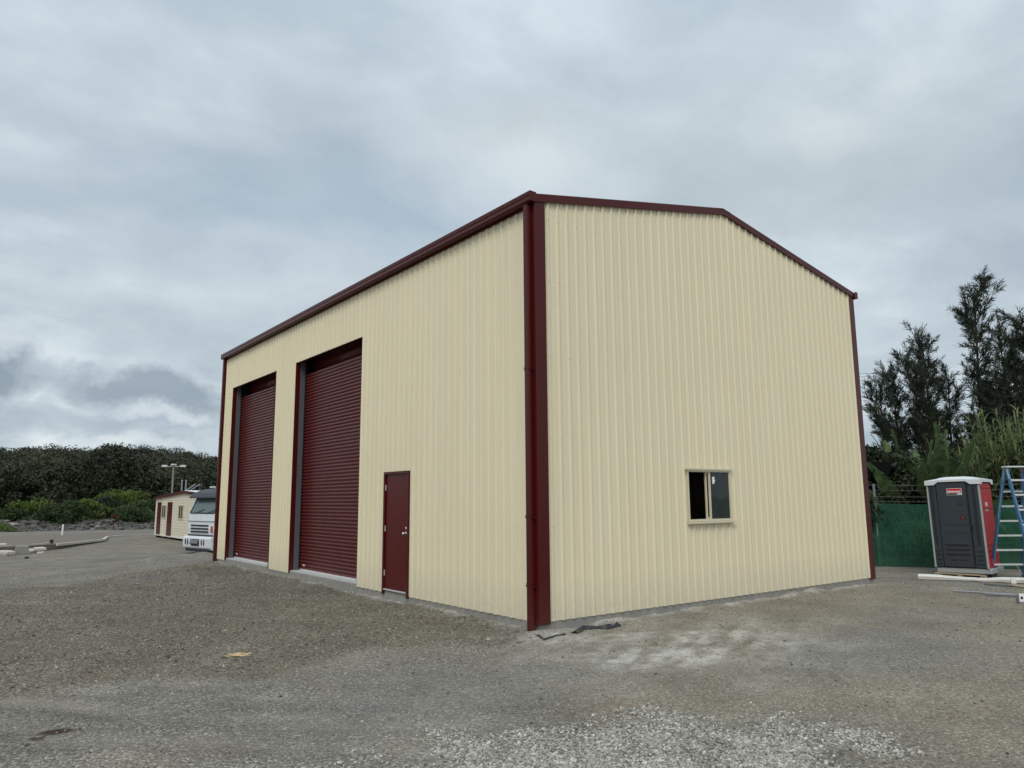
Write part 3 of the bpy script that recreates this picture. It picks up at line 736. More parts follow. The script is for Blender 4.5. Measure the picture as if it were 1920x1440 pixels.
# plastic film strips poking out by the near corner
def strip(name, pts, w_, label, cat, mat=black_film, h=.03, group=None):
    rn = random.Random(len(pts)*7+int(w_*1000)); mb = MB(); q = []
    P_ = []
    for i in range(len(pts)-1):
        a, b = pts[i], pts[i+1]
        for k in range(4): P_.append(a.lerp(b, k/4))
    P_.append(pts[-1]); n = len(P_)
    V = []
    for i, p in enumerate(P_):
        d = (P_[min(i+1, n-1)]-P_[max(i-1, 0)]).normalized(); s_ = Vector((-d.y, d.x, 0))*w_/2*(.6+.6*rn.random())
        zz = h*(.4+.9*rn.random())
        V += [p-s_+Vector((0, 0, .004)), p-s_*.3+Vector((0, 0, zz)), p+s_*.4+Vector((0, 0, zz*.7)), p+s_+Vector((0, 0, .006))]
    for i in range(n-1):
        for k in range(3): mb.f.append((4*i+k, 4*i+k+1, 4*i+5+k, 4*i+4+k))
    mb.v = [tuple(v) for v in V]
    o = mb.build(name, mat); 
    s2 = o.modifiers.new('t', 'SOLIDIFY'); s2.thickness = .002
    return tag(o, label, cat, group)
strip('plastic_strip', [gat(1076, 1188), gat(1092, 1180), gat(1112, 1172), gat(1136, 1169), gat(1161, 1166)], .09, 'crumpled black plastic strip lying along the slab edge right of the corner', 'plastic strip', h=.05)
strip('plastic_strip', [gat(1008, 1191), gat(1020, 1195), gat(1040, 1192), gat(1060, 1190)], .05, 'short black plastic scrap lying in front of the red corner downpipe', 'plastic strip', h=.02)
strip('plastic_strip', [gat(686, 1104), gat(694, 1110), gat(701, 1117)], .07, 'small dark plastic scrap under the wall between roller door and side door', 'plastic strip', h=.04)
# splintered wood scrap
def splinters(name, c, n, L, label, cat, seed, r=.006):
    rn = random.Random(seed); mb = MB()
    for k in range(n):
        a = rn.gauss(.0, .6); p = Vector((rn.gauss(0, L*.22), rn.gauss(0, L*.12), .012+rn.random()*.02)); l = L*(.3+.7*rn.random())/2
        pts = [p+Vector((math.cos(a)*l*t, math.sin(a)*l*t, .02*rn.random())) for t in (-1, -.3, .4, 1)]
        mb.tube(pts, [r*.5, r, r, r*.3], 5)
    o = mb.build(name, straw); o.location = c; o.rotation_euler = (0, 0, YAW*-1+.35); return tag(o, label, cat)
splinters('wood_offcut', gat(448, 1234), 9, .26, 'pale splintered timber scrap on the dug-up gravel', 'wood scrap', 3)
splinters('wood_offcut', gat(420, 1186), 1, .12, 'single short pale stick on the gravel further up', 'wood scrap', 4, .007)

# ------------------------------------------------------------------ left yard
yz = -.75
# raised pad behind the kerb
kt = [at(-160, 1034, -.42), at(0, 1026, -.42), at(55, 1023, -.43), at(105, 1020, -.48), at(150, 1015.5, -.54), at(194, 1011, -.60), at(200, 1006, -.64), at(240, 1003, -.68), at(292, 1001, -.72)]
kb = [at(-160, 1014, -.45), at(0, 1006, -.45), at(55, 1003, -.46), at(105, 1001, -.5), at(150, 1000, -.55), at(196, 998, -.6), at(215, 997, -.62), at(245, 996, -.66), at(296, 995, -.7)]
n = NT('reddish_roadbase'); c = n.mix(n.val(n.noise(.5, 5, .6, n.pos()), 0, 1, .35, .65), (.165, .125, .10), (.155, .14, .115)); c = n.mix(n.val(n.noise(6, 4, .7, n.pos()), 0, .5, .4, .7), c, (.22, .19, .16))
n.l(c, n.b.inputs['Base Color']); n.b.inputs['Roughness'].default_value = .95; n.l(n.bump(n.noise(4, 5, .7, n.pos()), .08), n.b.inputs['Normal']); redbase = n.m
mb = MB(); K = len(kt)
vs = [k for k in kt]+[k for k in kb]+[Vector((k.x, k.y, -1.2)) for k in kt]+[Vector((k.x, k.y, -1.2)) for k in kb]
fs = [(i, i+1, K+i+1, K+i) for i in range(K-1)]+[(2*K+i, 2*K+i+1, i+1, i) for i in range(K-1)]+[(K+i, K+i+1, 3*K+i+1, 3*K+i) for i in range(K-1)]
mb.add(vs, fs); tag(mb.build('gravel_pad', redbase), kind='structure')
# concrete kerb along the pad's edge
mb = MB()
for i in range(3, len(kt)-1):
    a, b = kt[i], kt[i+1]; d = (b-a).normalized(); s_ = Vector((-d.y, d.x, 0))*.09
    mb.prism([a-s_+Vector((0, 0, -.10)), a+s_+Vector((0, 0, -.10)), a+s_+Vector((0, 0, .015)), a-s_+Vector((0, 0, .015))], (0, 0, 0), b-a)
tag(mb.build('concrete_kerb', simple('pale_concrete', (.50, .48, .42), .9, 0, .2, 2, .3)), 'pale concrete kerb running across the far yard towards the cabin', 'kerb')
def rock(name, c, d, seed, mat, label, cat, group=None, lump=.25, rz=0.):
    rn = np.random.RandomState(seed); import bmesh
    bm = bmesh.new(); bmesh.ops.create_icosphere(bm, subdivisions=3, radius=.5)
    for v in bm.verts:
        q = v.co*1.7+Vector((seed*3.1, 0, 0)); k = 1+lump*(mnoise.noise(q)+.5*mnoise.noise(q*2.7)); v.co *= k
        v.co.x = max(-.42, min(.42, v.co.x)); v.co.z = max(-.36, min(.38, v.co.z))
        v.co = Vector((v.co.x*d[0], v.co.y*d[1], v.co.z*d[2]))*1.2
    me = bpy.data.meshes.new(name); bm.to_mesh(me); bm.free(); me.materials.append(mat)
    o = bpy.data.objects.new(name, me); COL.objects.link(o); o.location = c; o.rotation_euler = (0, 0, rz); return tag(o, label, cat, group)
def sat(px, py, z): return at(px, py, z)
d0 = (kt[2]-kt[1]); kang = math.atan2(d0.y, d0.x)
def block(px0, px1, pyb, h, dpt, label, seed, group=None, z=None):
    a = gat(px0, pyb, -.6); b = gat(px1, pyb-1, -.6); L = (b-a).length; ang = math.atan2((b-a).y, (b-a).x)
    e = MB(); e.bb(-L/2, L/2, 0, dpt, 0, h)
    o = e.build('concrete_block', blockmat, None, .03); o.location = ((a.x+b.x)/2, (a.y+b.y)/2, min(a.z, b.z)-.02); o.rotation_euler = (0, 0, ang); return tag(o, label, 'block', group)
block(27, 53, 1041, .42, .6, 'large squared grey concrete block in the left row beside the broken slab', 1)
block(83, 104, 1031, .36, .5, 'rounded dark concrete block at the right end of the block row', 2)
block(8, 26, 1038, .38, .5, 'pale grey concrete block left of the big squared block', 3)
block(54, 82, 1033, .34, .5, 'long low brownish block behind the flat pale rock', 4)
def slabpiece(px0, px1, py, h, zoff, label):
    a = gat(px0, py, -.6); b = gat(px1, py-1, -.6); L = (b-a).length
    o = MB().bb(-L/2, L/2, -.2, .25, 0, h).build('concrete_slab_piece', rockmat, None, .02); o.location = ((a.x+b.x)/2, (a.y+b.y)/2, a.z+zoff); o.rotation_euler = (rad(4), 0, math.atan2((b-a).y, (b-a).x)); tag(o, label, 'slab piece')
slabpiece(8, 24, 1043, .12, .10, 'thin pale slab lying in front of the leftmost blocks')
slabpiece(65, 84, 1037, .12, .12, 'thin pale slab leaning beside the dark end block')
rock('rock', gat(61, 1036, -.6)+Vector((0, 0, .08)), (.55, .35, .24), 2, rockmat, 'flat pale pinkish rock in front of the low brown block', 'rock', rz=kang)
rock('rock', gat(3, 1034, -.6)+Vector((0, 0, .25)), (.35, .3, .3), 3, rockmat, 'upper pale broken rock at the left edge of the picture', 'rock')
rock('rock', gat(4, 1043, -.6)+Vector((0, 0, .1)), (.45, .4, .34), 5, rockmat, 'lower pale broken rock at the left edge of the picture', 'rock')
rock('rock', gat(76, 1037, -.6)+Vector((0, 0, .02)), (.3, .2, .1), 6, rockmat, 'small pale stone chip right of the flat pinkish rock', 'rock')
rock('rock', gat(50, 1047.5, -.5)+Vector((0, 0, .04)), (.16, .14, .12), 7, simple('dark_rock', (.05, .048, .045), .9), 'small dark stone alone on the yard before the block row', 'rock')
for k, (px, py, s_, lb) in enumerate([(121, 1024, .3, 'leftmost white stone along the kerb right of the blocks'), (140, 1021.5, .42, 'flattest white stone between two others below the kerb'), (150, 1021, .3, 'small white stone beside the flat white one'), (169, 1018, .26, 'white stone nearest the kerb corner')]):
    rock('white_stone', gat(px, py, -.7)+Vector((0, 0, .03)), (s_*1.2, s_*.6, .13), 20+k, rockmat, lb, 'stone', 'white stones below the kerb')
# bucket on the end block
bp = gat(92, 1031, -.6); mb = MB(); mb.tube([(0, 0, 0), (0, 0, .13)], [.07, .09], 16); mb.tube([(0, 0, .13), (0, 0, .14)], .098, 16)
bk = mb.build('bucket', black_pl); bk.location = (bp.x+.1, bp.y+.25, bp.z+.34); tag(bk, 'small black bucket standing on the end concrete block', 'bucket')
sp_ = at(116, 1003.5, -.5); o = MB().bb(-.045, .045, -.03, .03, 0, .68).build('survey_stake', stake_m, None, .006); o.location = sp_; o.rotation_euler = (0, .03, 0); tag(o, 'white timber survey stake standing on the far gravel strip', 'stake')

# rough dark windrow of spoil behind the pad
def windrow():
    nx_, ny_ = 260, 22
    a = at(-260, 994, -.55); b = at(330, 988, -.72)
    u = np.linspace(0, 1, nx_); v = np.linspace(-1, 1, ny_); UU, VV = np.meshgrid(u, v)
    d = (b-a); L = d.length; s_ = Vector((-d.y, d.x, 0)).normalized()
    width = 5.5
    X = a.x+d.x*UU+s_.x*VV*width; Y = a.y+d.y*UU+s_.y*VV*width
    H = .62*(1-VV**2)*(1+.8*fbm(X*.35, Y*.35, 4)) + .30*fbm(X*1.3, Y*1.3, 4) - .12 - .5*VV**6
    Z = -.80+(a.z+(b.z-a.z)*UU+.75)*1.0+H
    n = NT('dark_spoil'); c = n.ramp(n.noise(1.8, 6, .7, n.pos()), [(.3, (.045, .044, .044)), (.5, (.105, .10, .095)), (.7, (.19, .18, .165))]); c = n.mix(n.val(n.noise(.4, 3, .5, n.pos()), 0, .5, .45, .7), c, (.13, .09, .07))
    n.l(c, n.b.inputs['Base Color']); n.b.inputs['Roughness'].default_value = .95; n.l(n.bump(n.noise(2.2, 6, .75, n.pos()), .35), n.b.inputs['Normal'])
    o = grid_mesh('spoil_heap', X, Y, Z, n.m); tag(o, kind='structure')
windrow()

def clods():
    r = np.random.RandomState(77); me = bpy.data.objects['spoil_heap'].data; n = len(me.vertices); co = np.empty(n*3, np.float32); me.vertices.foreach_get('co', co); co = co.reshape(-1, 3)
    idx = r.randint(0, n, 3600); P_ = co[idx]; s_ = .03+.13*r.rand(len(idx))**2.2
    V = ICO[None]*(1+.6*(r.rand(len(idx), 12, 1)-.5))*s_[:, None, None]*np.stack([1+r.rand(len(idx)), 1+r.rand(len(idx)), .6+.4*r.rand(len(idx))], -1)[:, None]
    V = V+P_[:, None]+r.normal(size=(len(idx), 1, 3))*np.array([.2, .2, .0])
    tag(fast_mesh('rubble', V[:, ICF].reshape(-1, 3), 3, stone_mat('rubble_stone', [(0, (.025, .025, .023)), (.6, (.085, .078, .068)), (.95, (.18, .165, .14)), (1, (.36, .34, .31))]), tone=np.repeat(r.rand(len(idx)), 20)), 'rough clods and rubble covering the dark spoil strip before the bushes', 'rubble', kind='stuff')
clods()
# portable cabin
cabA = at(290, 1001, -.55); cx0, cy0 = cabA.x, cabA.y     # far-left corner; its gable wall runs towards -Y
cab = empty('portable_cabin', (cx0, cy0, -.55), 0, 'long cream site cabin with two dark red doors, in front of the bushes', 'cabin')
CL, CE, CR = 14.4, 2.38, 2.70
nboard = 14; mb = MB()
ceave = lambda u: CE+(CR-CE)*(1-abs(u-CL/2)/(CL/2))
for k in range(int(CR/.17)+1):
    z0, z1 = k*.17, (k+1)*.17
    us = np.linspace(0, CL, 25)
    for a, b in zip(us[:-1], us[1:]):
        ta, tb = min(z1, ceave(a)), min(z1, ceave(b))
        if ta <= z0 or tb <= z0: continue
        mb.add([(-.022, -a, z0), (-.022, -b, z0), (-.002, -b, tb), (-.002, -a, ta)], [(0, 1, 2, 3)]); mb.add([(0, -a, z0), (0, -b, z0), (-.022, -b, z0), (-.022, -a, z0)], [(0, 1, 2, 3)])
mb.build('weatherboard_wall', cabin_wall, cab)
MB().bb(.0, 6., -.04, .0, 0, CE).bb(5.96, 6., -CL, -.04, 0, CE).bb(0, 5.96, -CL, -CL+.04, 0, CE).build('side_wall', cabin_wall, cab)
mb = MB()
for s_ in (0, 1):
    ya, yb = (.12, -CL/2) if s_ == 0 else (-CL-.12, -CL/2)
    mb.add([(-.12, ya, CE), (6.1, ya, CE), (6.1, yb, CR+.02), (-.12, yb, CR+.02), (-.12, ya, CE+.05), (6.1, ya, CE+.05), (6.1, yb, CR+.07), (-.12, yb, CR+.07)], [(0, 1, 2, 3), (4, 7, 6, 5), (0, 4, 5, 1), (2, 6, 7, 3), (0, 3, 7, 4), (1, 5, 6, 2)])
rf = mb.build('roof', white_roof, cab)
mb = MB()
for s_ in (0, 1):
    ya, yb = (.14, -CL/2) if s_ == 0 else (-CL-.14, -CL/2)
    mb.add([(-.14, ya, CE-.10), (-.14, yb, CR-.10), (-.14, yb, CR+.075), (-.14, ya, CE+.055), (-.122, ya, CE-.10), (-.122, yb, CR-.10), (-.122, yb, CR+.075), (-.122, ya, CE+.055)], [(0, 1, 2, 3), (4, 7, 6, 5), (0, 4, 5, 1), (3, 2, 6, 7), (0, 3, 7, 4)])
mb.build('fascia', red, rf)
MB().bb(-.04, .02, -.09, .0, -.06, CE).build('corner_trim', trim_m, cab); MB().bb(-.04, .0, -CL, 0, -.06, .0).build('base_trim', trim_m, cab)
multi('pier', darkint, cab, [(.05, .35, y-.15, y+.15, -.35, -.06) for y in (-.3, -4, -7.6, -11, -14)])
for (a, b) in ((.55, 1.45), (3.35, 4.4)):
    dd_ = MB().bb(-.05, -.03, -b, -a, .02, 2.04).build('door', red_door, cab)
    MB().bb(-.06, -.05, -a-.34, -a-.22, 1.15, 1.85).build('vision_panel', glass_pale, dd_)
    MB().bb(-.045, -.022, -b-.05, -b, .0, 2.09).bb(-.045, -.022, -a, -a+.05, 0, 2.09).bb(-.045, -.022, -b, -a, 2.04, 2.09).build('door_frame', red, dd_)
for (a, b) in ((1.75, 2.9), (6.1, 7.2)):
    ww = MB().bb(-.05, -.024, -b, -b+.07, 1.05, 1.93).bb(-.05, -.024, -a-.07, -a, 1.05, 1.93).bb(-.05, -.024, -b+.07, -a-.07, 1.86, 1.93).bb(-.05, -.024, -b+.07, -a-.07, 1.05, 1.12).bb(-.05, -.024, -(a+b)/2-.03, -(a+b)/2+.03, 1.12, 1.86).build('window', window_frame, cab)
    MB().bb(-.034, -.028, -b+.07, -a-.07, 1.12, 1.86).build('pane', glass_pale, ww)
mb = MB(); rz_ = lambda y: CR+.07-(CR-CE)*abs(y+CL/2)/(CL/2)
# second cabin behind: white roof just above, two mushroom vents
c2 = empty('portable_cabin', (cx0+9., cy0-2.2, -.55), 0, 'white roofed building just showing above the cream cabin, with two roof vents', 'cabin')
MB().bb(0, 8, -14, 0, 0, 2.75).build('wall', cabin_wall, c2)
MB().bb(-.15, 8.15, -14.2, .2, 2.76, 2.98).build('roof', white_roof, c2, .02)
def y_for(px, x):
    best = min((abs((lambda d: 960+FPX*d.dot(Vector(R3))/d.dot(Vector(_F)))(Vector((x, yy, 2.4))-Vector(CAM))-px), yy) for yy in [cy0-16+.05*k for k in range(400)])
    return best[1]-(cy0-2.2)
for y in (y_for(376, cx0+10.), y_for(396, cx0+10.)):
    mb = MB().tube([(1.0, y, 2.98), (1.0, y, 3.22)], .22, 14).tube([(1.0, y, 3.22), (1.0, y, 3.27), (1.0, y, 3.35), (1.0, y, 3.42)], [.44, .48, .38, .06], 16)
    mb.build('roof_vent', simple('pale_vent_metal', (.6, .6, .6), .4, .5), c2, smooth=False)
for px, nm in ((340, 'left vertical grey pipe standing above the cabin roof'), (347.5, 'right vertical pale pipe standing above the cabin roof')):
    p = atd(px, 925, 72); q = atd(px, 902, 72); o = MB().tube([(0, 0, 0), (0, 0, q.z+1)], .065, 10).tube([(0, 0, q.z+1), (0, 0, q.z+1.1)], .09, 10).build('vent_pipe', galv); o.location = (p.x, p.y, -1); tag(o, nm, 'pipe', 'pipes behind the cabin')
fr = empty('slanted_frame', (0, 0, 0), 0, 'slanted pale steel rails on posts behind the cabin roof', 'steel frame')
def link(px0, py0, px1, py1, dist, r): a = atd(px0, py0, dist); b = atd(px1, py1, dist+1.5); return a, b
base = atd(352, 925, 66); fr.location = (base.x, base.y, -1.)
for k, (q) in enumerate([(345, 922, 366, 908), (352, 922, 375, 908)]):
    a, b = link(*q, 66+k, .04); MB().tube([a-fr.location, b-fr.location], .045, 8).build('rail', galv, fr)
    MB().tube([(b.x-fr.location.x, b.y-fr.location.y, 0), b-fr.location], .04, 6).build('post', steel_dark, fr)
a, b = link(375, 908, 380, 914, 67, .04); MB().tube([a-fr.location, b-fr.location], .035, 6).build('brace', steel_dark, fr)

# lamp pole behind
lp = atd(322, 930, 78); top = atd(324, 872, 78)
lpo = empty('yard_light_pole', (lp.x, lp.y, -1), 0, 'weathered timber pole with two lamp heads on a crossarm behind the cabin', 'light pole')
H_ = top.z+1; MB().tube([(0, 0, 0), (0, 0, H_)], [.11, .08], 10).build('pole', polemat, lpo)
e1, e2 = atd(314, 872.5, 78), atd(337, 872.5, 78); dirx = (e2-e1).normalized(); 
MB().tube([Vector((0, 0, H_-.15))-dirx*.62, Vector((0, 0, H_-.15))+dirx*.68], .05, 6).build('crossarm', galv, lpo)
for s_ in (-.78, .82):
    cpt = Vector((0, 0, H_-.1))+dirx*s_; MB().box(cpt, (.5, .3, .2), Matrix.Rotation(math.atan2(dirx.y, dirx.x), 3, 'Z')).build('lamp_head', lampmat, lpo, .04)
MB().box(Vector((0, 0, H_+.03)), (.45, .3, .16), Matrix.Rotation(.4, 3, 'Z')).build('lamp_head', lampmat, lpo, .03)

# ------------------------------------------------------------------ truck
tq = at(399, 1041, -.74)
tr = empty('parked_truck', (tq.x, tq.y, -.72), math.atan2(.17, .985)+math.pi+rad(1), 'white cab-over truck with dark sun visor parked beyond the shed', 'truck', rx=0); tr.scale = (1.08, 1.08, 1.08)
# local: +x forward, y: right side (towards camera) at y=0 ... vehicle spans y from 0 to -2.4 ; after the turn
YT0, YT1 = -2.44, 0.
def pr_side(mb, poly, ya, yb): return mb.prism([(x, 0, z) for x, z in poly], (0, ya, 0), (0, yb, 0))
cabp = [(-.06, .62), (-.02, 1.0), (-.05, 1.60), (-.34, 2.32), (-.62, 2.52), (-1.2, 2.58), (-1.95, 2.58), (-2.0, .62)]
mb = MB(); pr_side(mb, cabp, YT0, YT1); cabm = mb.build('cab', white_paint, tr, .06, seg=3)
nrm = Vector((.72, 0, .29)).normalized()
def scr(x, z, y, off): return Vector((x, y, z))+nrm*off
mb = MB(); q = [scr(-.062, 1.63, YT0+.16, .012), scr(-.062, 1.63, YT1-.16, .012), scr(-.325, 2.28, YT1-.24, .012), scr(-.325, 2.28, YT0+.24, .012)]
mb.add(q+[v-nrm*.01 for v in q], [(0, 1, 2, 3), (4, 7, 6, 5), (0, 4, 5, 1), (1, 5, 6, 2), (2, 6, 7, 3), (3, 7, 4, 0)]); ws = mb.build('windscreen', glass_truck, tr)
mb = MB()
for a, b in ((0, 1), (1, 2), (2, 3), (3, 0)): mb.tube([q[a]+nrm*.004, q[b]+nrm*.004], .028, 6)
mb.build('rubber_seal', black_pl, ws)
for y in (YT0+.55, YT1-.85): MB().tube([scr(-.05, 1.60, y, .03), scr(-.09, 1.70, y+.45, .045), scr(-.13, 1.78, y+.75, .03)], .014, 5).build('wiper', black_pl, ws)
mb = MB(); mb.bb(-1.6, -.4, YT0+.2, YT1-.2, 1.25, 1.4); mb.build('dashboard', black_pl, cabm)
# visor
mb = MB(); vp = [(-.30, 2.32), (-.03, 2.24), (-.05, 2.31), (-.20, 2.46), (-.52, 2.60), (-1.15, 2.68), (-1.15, 2.60), (-.6, 2.53), (-.36, 2.36)]
pr_side(mb, vp, YT0-.02, YT1+.02); mb.build('sun_visor', visor_m, tr, .02)
for y in (YT0+.3, YT1-.35): MB().bb(-1.0, -.8, y-.1, y+.1, 2.68, 2.75).build('marker_light', simple('lens_white', (.7, .7, .7), .3), tr, .02)
# grille slots
for k in range(3): MB().bb(-.03+.0, .0, YT0+.35, YT1-.55, .84+k*.125, .91+k*.125).build('grille_slot', black_pl, tr, .01)
MB().bb(-.03, -.008, YT0+.12, YT1-.12, .68, .76).build('lower_grille', black_pl, tr)
MB().bb(-.05, .006, YT0+.05, YT1-.05, 1.30, 1.312).build('panel_line', steel_dark, tr)
# side: window, door line, handle, mirror, stripe, indicator
MB().prism([(-.42, 0, 1.58), (-.60, 0, 2.22), (-1.28, 0, 2.22), (-1.28, 0, 1.48)], (0, YT1+.002, 0), (0, YT1+.012, 0)).build('side_window', simple('dark_side_glass', (.02, .025, .03), .08), tr)
for yy in (YT1+.006, YT0-.006): MB().bb(-1.9, -.12, yy-.005, yy+.005, 1.18, 1.38).build('fluoro_stripe', yellow, tr)
MB().bb(-.22, -.12, YT1+.002, YT1+.05, .92, 1.14).build('indicator', orange, tr, .01)
MB().bb(-.035, .012, YT1-.30, YT1-.16, .86, 1.12).build('indicator', orange, tr, .01)
multi('door_gap', black_pl, tr, [(-1.56, -1.552, YT1+.001, YT1+.008, .7, 2.35), (-.36, -.352, YT1+.001, YT1+.008, 1.06, 1.5)])
MB().bb(-1.28, -1.12, YT1+.003, YT1+.03, 1.26, 1.30).build('door_handle', black_pl, tr)
for y, s_ in ((YT1, 1),):
    mb = MB().tube([(-.3, y, 2.1), (-.12, y+s_*.2, 2.05), (-.12, y+s_*.2, 1.5), (-.3, y, 1.45)], .016, 6); mr = mb.build('mirror_arm', black_pl, tr)
    MB().bb(-.16, -.08, y+s_*.2-.11, y+s_*.2+.11, 1.56, 2.0).build('mirror', black_pl, mr, .02)
# bumper
bumpp = [(-.5, .16), (.06, .16), (.14, .26), (.16, .62), (.10, .70), (-.5, .70)]
mb = MB(); pr_side(mb, bumpp, YT0+.02, YT0+.7); pr_side(mb, bumpp, YT1-.95, YT1+.04); pr_side(mb, [(-.5, .58), (.15, .58), (.10, .70), (-.5, .70)], YT0+.7, YT1-.95); pr_side(mb, [(-.5, .16), (.06, .16), (.11, .30), (-.5, .30)], YT0+.7, YT1-.95)
bmp = mb.build('bumper', white_paint, tr, .02)
MB().bb(-.3, .04, YT0+.7, YT1-.95, .30, .58).build('bumper_recess', black_pl, tr)
mb = MB()
for k in range(7):
    y = YT0+.78+k*.1; mb.tube([(.06, y, .30+.05*(k % 3)), (.22, y+.06, .42), (.15, y, .55)], .03, 6)
mb.build('tow_gear', steel_dark, bmp)
for y in (YT1-.72, YT1-.52, YT0+.30, YT0+.5): MB().prism([(.166, y+.05*math.sin(t)*.7+.02*math.cos(t)**2, .46+.12*math.cos(t)) for t in np.linspace(0, 6.283, 12, endpoint=False)], (-.012, 0, 0), (.006, 0, 0)).build('bumper_slot', black_pl, bmp)
MB().bb(-.4, .1, YT0+.2, YT1-.2, .08, .215).build('underrun_plate', black_pl, tr)
# chassis, wheels, rear body
MB().bb(-7.6, -.4, YT0+.75, YT0+.9, .5, .8).bb(-7.6, -.4, YT1-.9, YT1-.75, .5, .8).build('chassis', black_pl, tr)
def wheel(x, y, w_):
    mb = MB(); mb.tube([(x, y-w_/2, .48), (x, y-w_/2+.05, .48), (x, y+w_/2-.05, .48), (x, y+w_/2, .48)], [.44, .485, .485, .44], 28)
    wh = mb.build('wheel', rubber, tr, smooth=False)
    MB().tube([(x, y-w_/2-.01, .48), (x, y+w_/2+.01, .48)], .27, 20).tube([(x, y-w_/2-.03, .48), (x, y+w_/2+.03, .48)], .10, 12).build('rim', alu, wh)
for x in (-1.0, -5.2, -6.4):
    wheel(x, YT1-.16, .28); wheel(x, YT0+.16, .28)
tb = MB(); tb.bb(-7.7, -2.3, YT0, YT1, .95, 1.15).bb(-7.7, -2.3, YT0, YT0+.06, 1.15, 2.2).bb(-7.7, -2.3, YT1-.06, YT1, 1.15, 2.2).bb(-2.36, -2.3, YT0+.06, YT1-.06, 1.15, 2.35).bb(-7.7, -7.64, YT0+.06, YT1-.06, 1.15, 2.2)
tb.build('tipper_body', white_paint, tr, .01)
MB().prism([(-.48, 0, .63), (-.53, 0, .95), (-.75, 0, 1.05), (-1.25, 0, 1.05), (-1.47, 0, .95), (-1.5, 0, .63)], (0, YT1+.001, 0), (0, YT1+.02, 0)).build('wheel_arch', black_pl, tr)

# ------------------------------------------------------------------ foliage helpers
def blob_leaves(rs, centers, radii, n_each, size, flat=1.):
    """small leaf triangles over the volume of soft ellipsoids; returns verts, tone"""
    C_ = np.repeat(centers, n_each, 0); Rr = np.repeat(radii, n_each, 0); n = len(C_)
    d = rs.normal(size=(n, 3)); d /= np.linalg.norm(d, axis=1)[:, None]+1e-9
    r = rs.rand(n, 1)**.38
    P_ = C_+d*r*Rr
    a = rs.normal(size=(n, 3)); a /= np.linalg.norm(a, axis=1)[:, None]; b = np.cross(a, rs.normal(size=(n, 3))); b /= np.linalg.norm(b, axis=1)[:, None]+1e-9
    s_ = size*(.6+.8*rs.rand(n, 1))
    V = np.stack([P_+a*s_, P_+b*s_*.55-a*s_*.3, P_-b*s_*.55-a*s_*.3], 1).reshape(-1, 3)
    tone = np.repeat(rs.rand(len(centers)), n_each)*.55+rs.rand(n)*.45
    return V, tone
def leafy(name_parent, base, h, w_, mat, seed, leaf, nclump, per, trunk_h, label, cat, group=None, name='tree', flat=.75, trunk_r=.15):
    """crown of many leaf clumps carried by real limbs"""
    rs = np.random.RandomState(seed); rn = random.Random(seed)
    t = empty(name, base, 0, label, cat, group)
    ch = h-trunk_h
    cs, rr = [], []
    for k in range(nclump):
        u = rs.rand(); ang = rs.rand()*6.283; zz = trunk_h+ch*(.08+.86*u); wr = w_*.5*(1-abs(2*u-.9)**2*.62)*rs.rand()**.4
        cs.append((math.cos(ang)*wr, math.sin(ang)*wr, zz)); q = w_*.5*(.16+.16*rs.rand()); rr.append((q*1.25, q*1.25, q*flat))
    mb = MB(); lean = Vector((rn.gauss(0, .04)*h, rn.gauss(0, .04)*h, 0))
    mb.tube([(0, 0, -.3), lean*.4+Vector((0, 0, h*.35)), lean*.8+Vector((0, 0, h*.7)), lean+Vector((0, 0, h*.9))], [trunk_r, trunk_r*.75, trunk_r*.45, trunk_r*.15], 7)
    for c in cs[::2]:
        z0 = max(.1*h, c[2]*.6); s_ = lean*(z0/h)+Vector((0, 0, z0)); e = Vector(c); mid = s_.lerp(e, .5)+Vector((0, 0, -.04*h)); mb.tube([s_, mid, e], [trunk_r*.4, trunk_r*.25, trunk_r*.08], 5, cap=False)
    mb.build('trunk', bark, t)
    V, tone = blob_leaves(rs, np.array(cs), np.array(rr), per, leaf)
    fast_mesh('crown', V, 3, mat, t, tone)
    return t

# ------------------------------------------------------------------ hill and forest
def az_of(px): return math.atan2(*( (lambda d: (d[0], d[1]))(_F*FPX+R3*(px-960)) ))
prof_px = [-1500, -700, -300, 0, 50, 100, 160, 200, 240, 300, 340, 380, 410, 600, 900, 1300, 2000, 2600]
prof_y = [880, 862, 846, 841, 838, 837, 838, 838, 839, 842, 846, 853, 859, 880, 896, 905, 908, 908]
HD0, HD1 = 125., 300.
azs = np.linspace(az_of(-1500), az_of(2600), 220); ds = np.linspace(HD0, HD1+120, 40)
pxs = np.interp(azs, [az_of(p) for p in prof_px], prof_px)
yr = np.interp(pxs, prof_px, prof_y)
def ridge_z(px, y, dist): return atd(px, y, dist).z
rz = np.array([ridge_z(min(max(p, -400), 2300), y, HD1) for p, y in zip(pxs, yr)])-8.2
AZ, DS = np.meshgrid(azs, ds)
RZ = np.repeat(rz[None], len(ds), 0); tt_ = np.clip((DS-HD0)/(HD1-HD0), 0, 1)
HX = CAM[0]+np.sin(AZ)*DS; HY = CAM[1]+np.cos(AZ)*DS; HZ = -1.2+(RZ+1.2)*tt_**1.15+1.2*fbm(HX*.02, HY*.02, 3)*tt_
HZ = np.where(DS > HD1, HZ-(DS-HD1)*.02, HZ)
n = NT('forest_floor'); n.l(n.mix(n.noise(.1, 5, .6, n.pos()), (.018, .022, .012), (.04, .042, .022)), n.b.inputs['Base Color']); n.b.inputs['Roughness'].default_value = 1
tag(grid_mesh('hill', HX, HY, HZ, n.m), kind='structure')
def hill_h(azv, dv):
    t = np.clip((dv-HD0)/(HD1-HD0), 0, 1); z = np.interp(azv, azs, rz); x = CAM[0]+np.sin(azv)*dv; y = CAM[1]+np.cos(azv)*dv
    return -1.2+(z+1.2)*t**1.15+1.2*fbm(x*.02, y*.02, 3)*t
rs = np.random.RandomState(5)
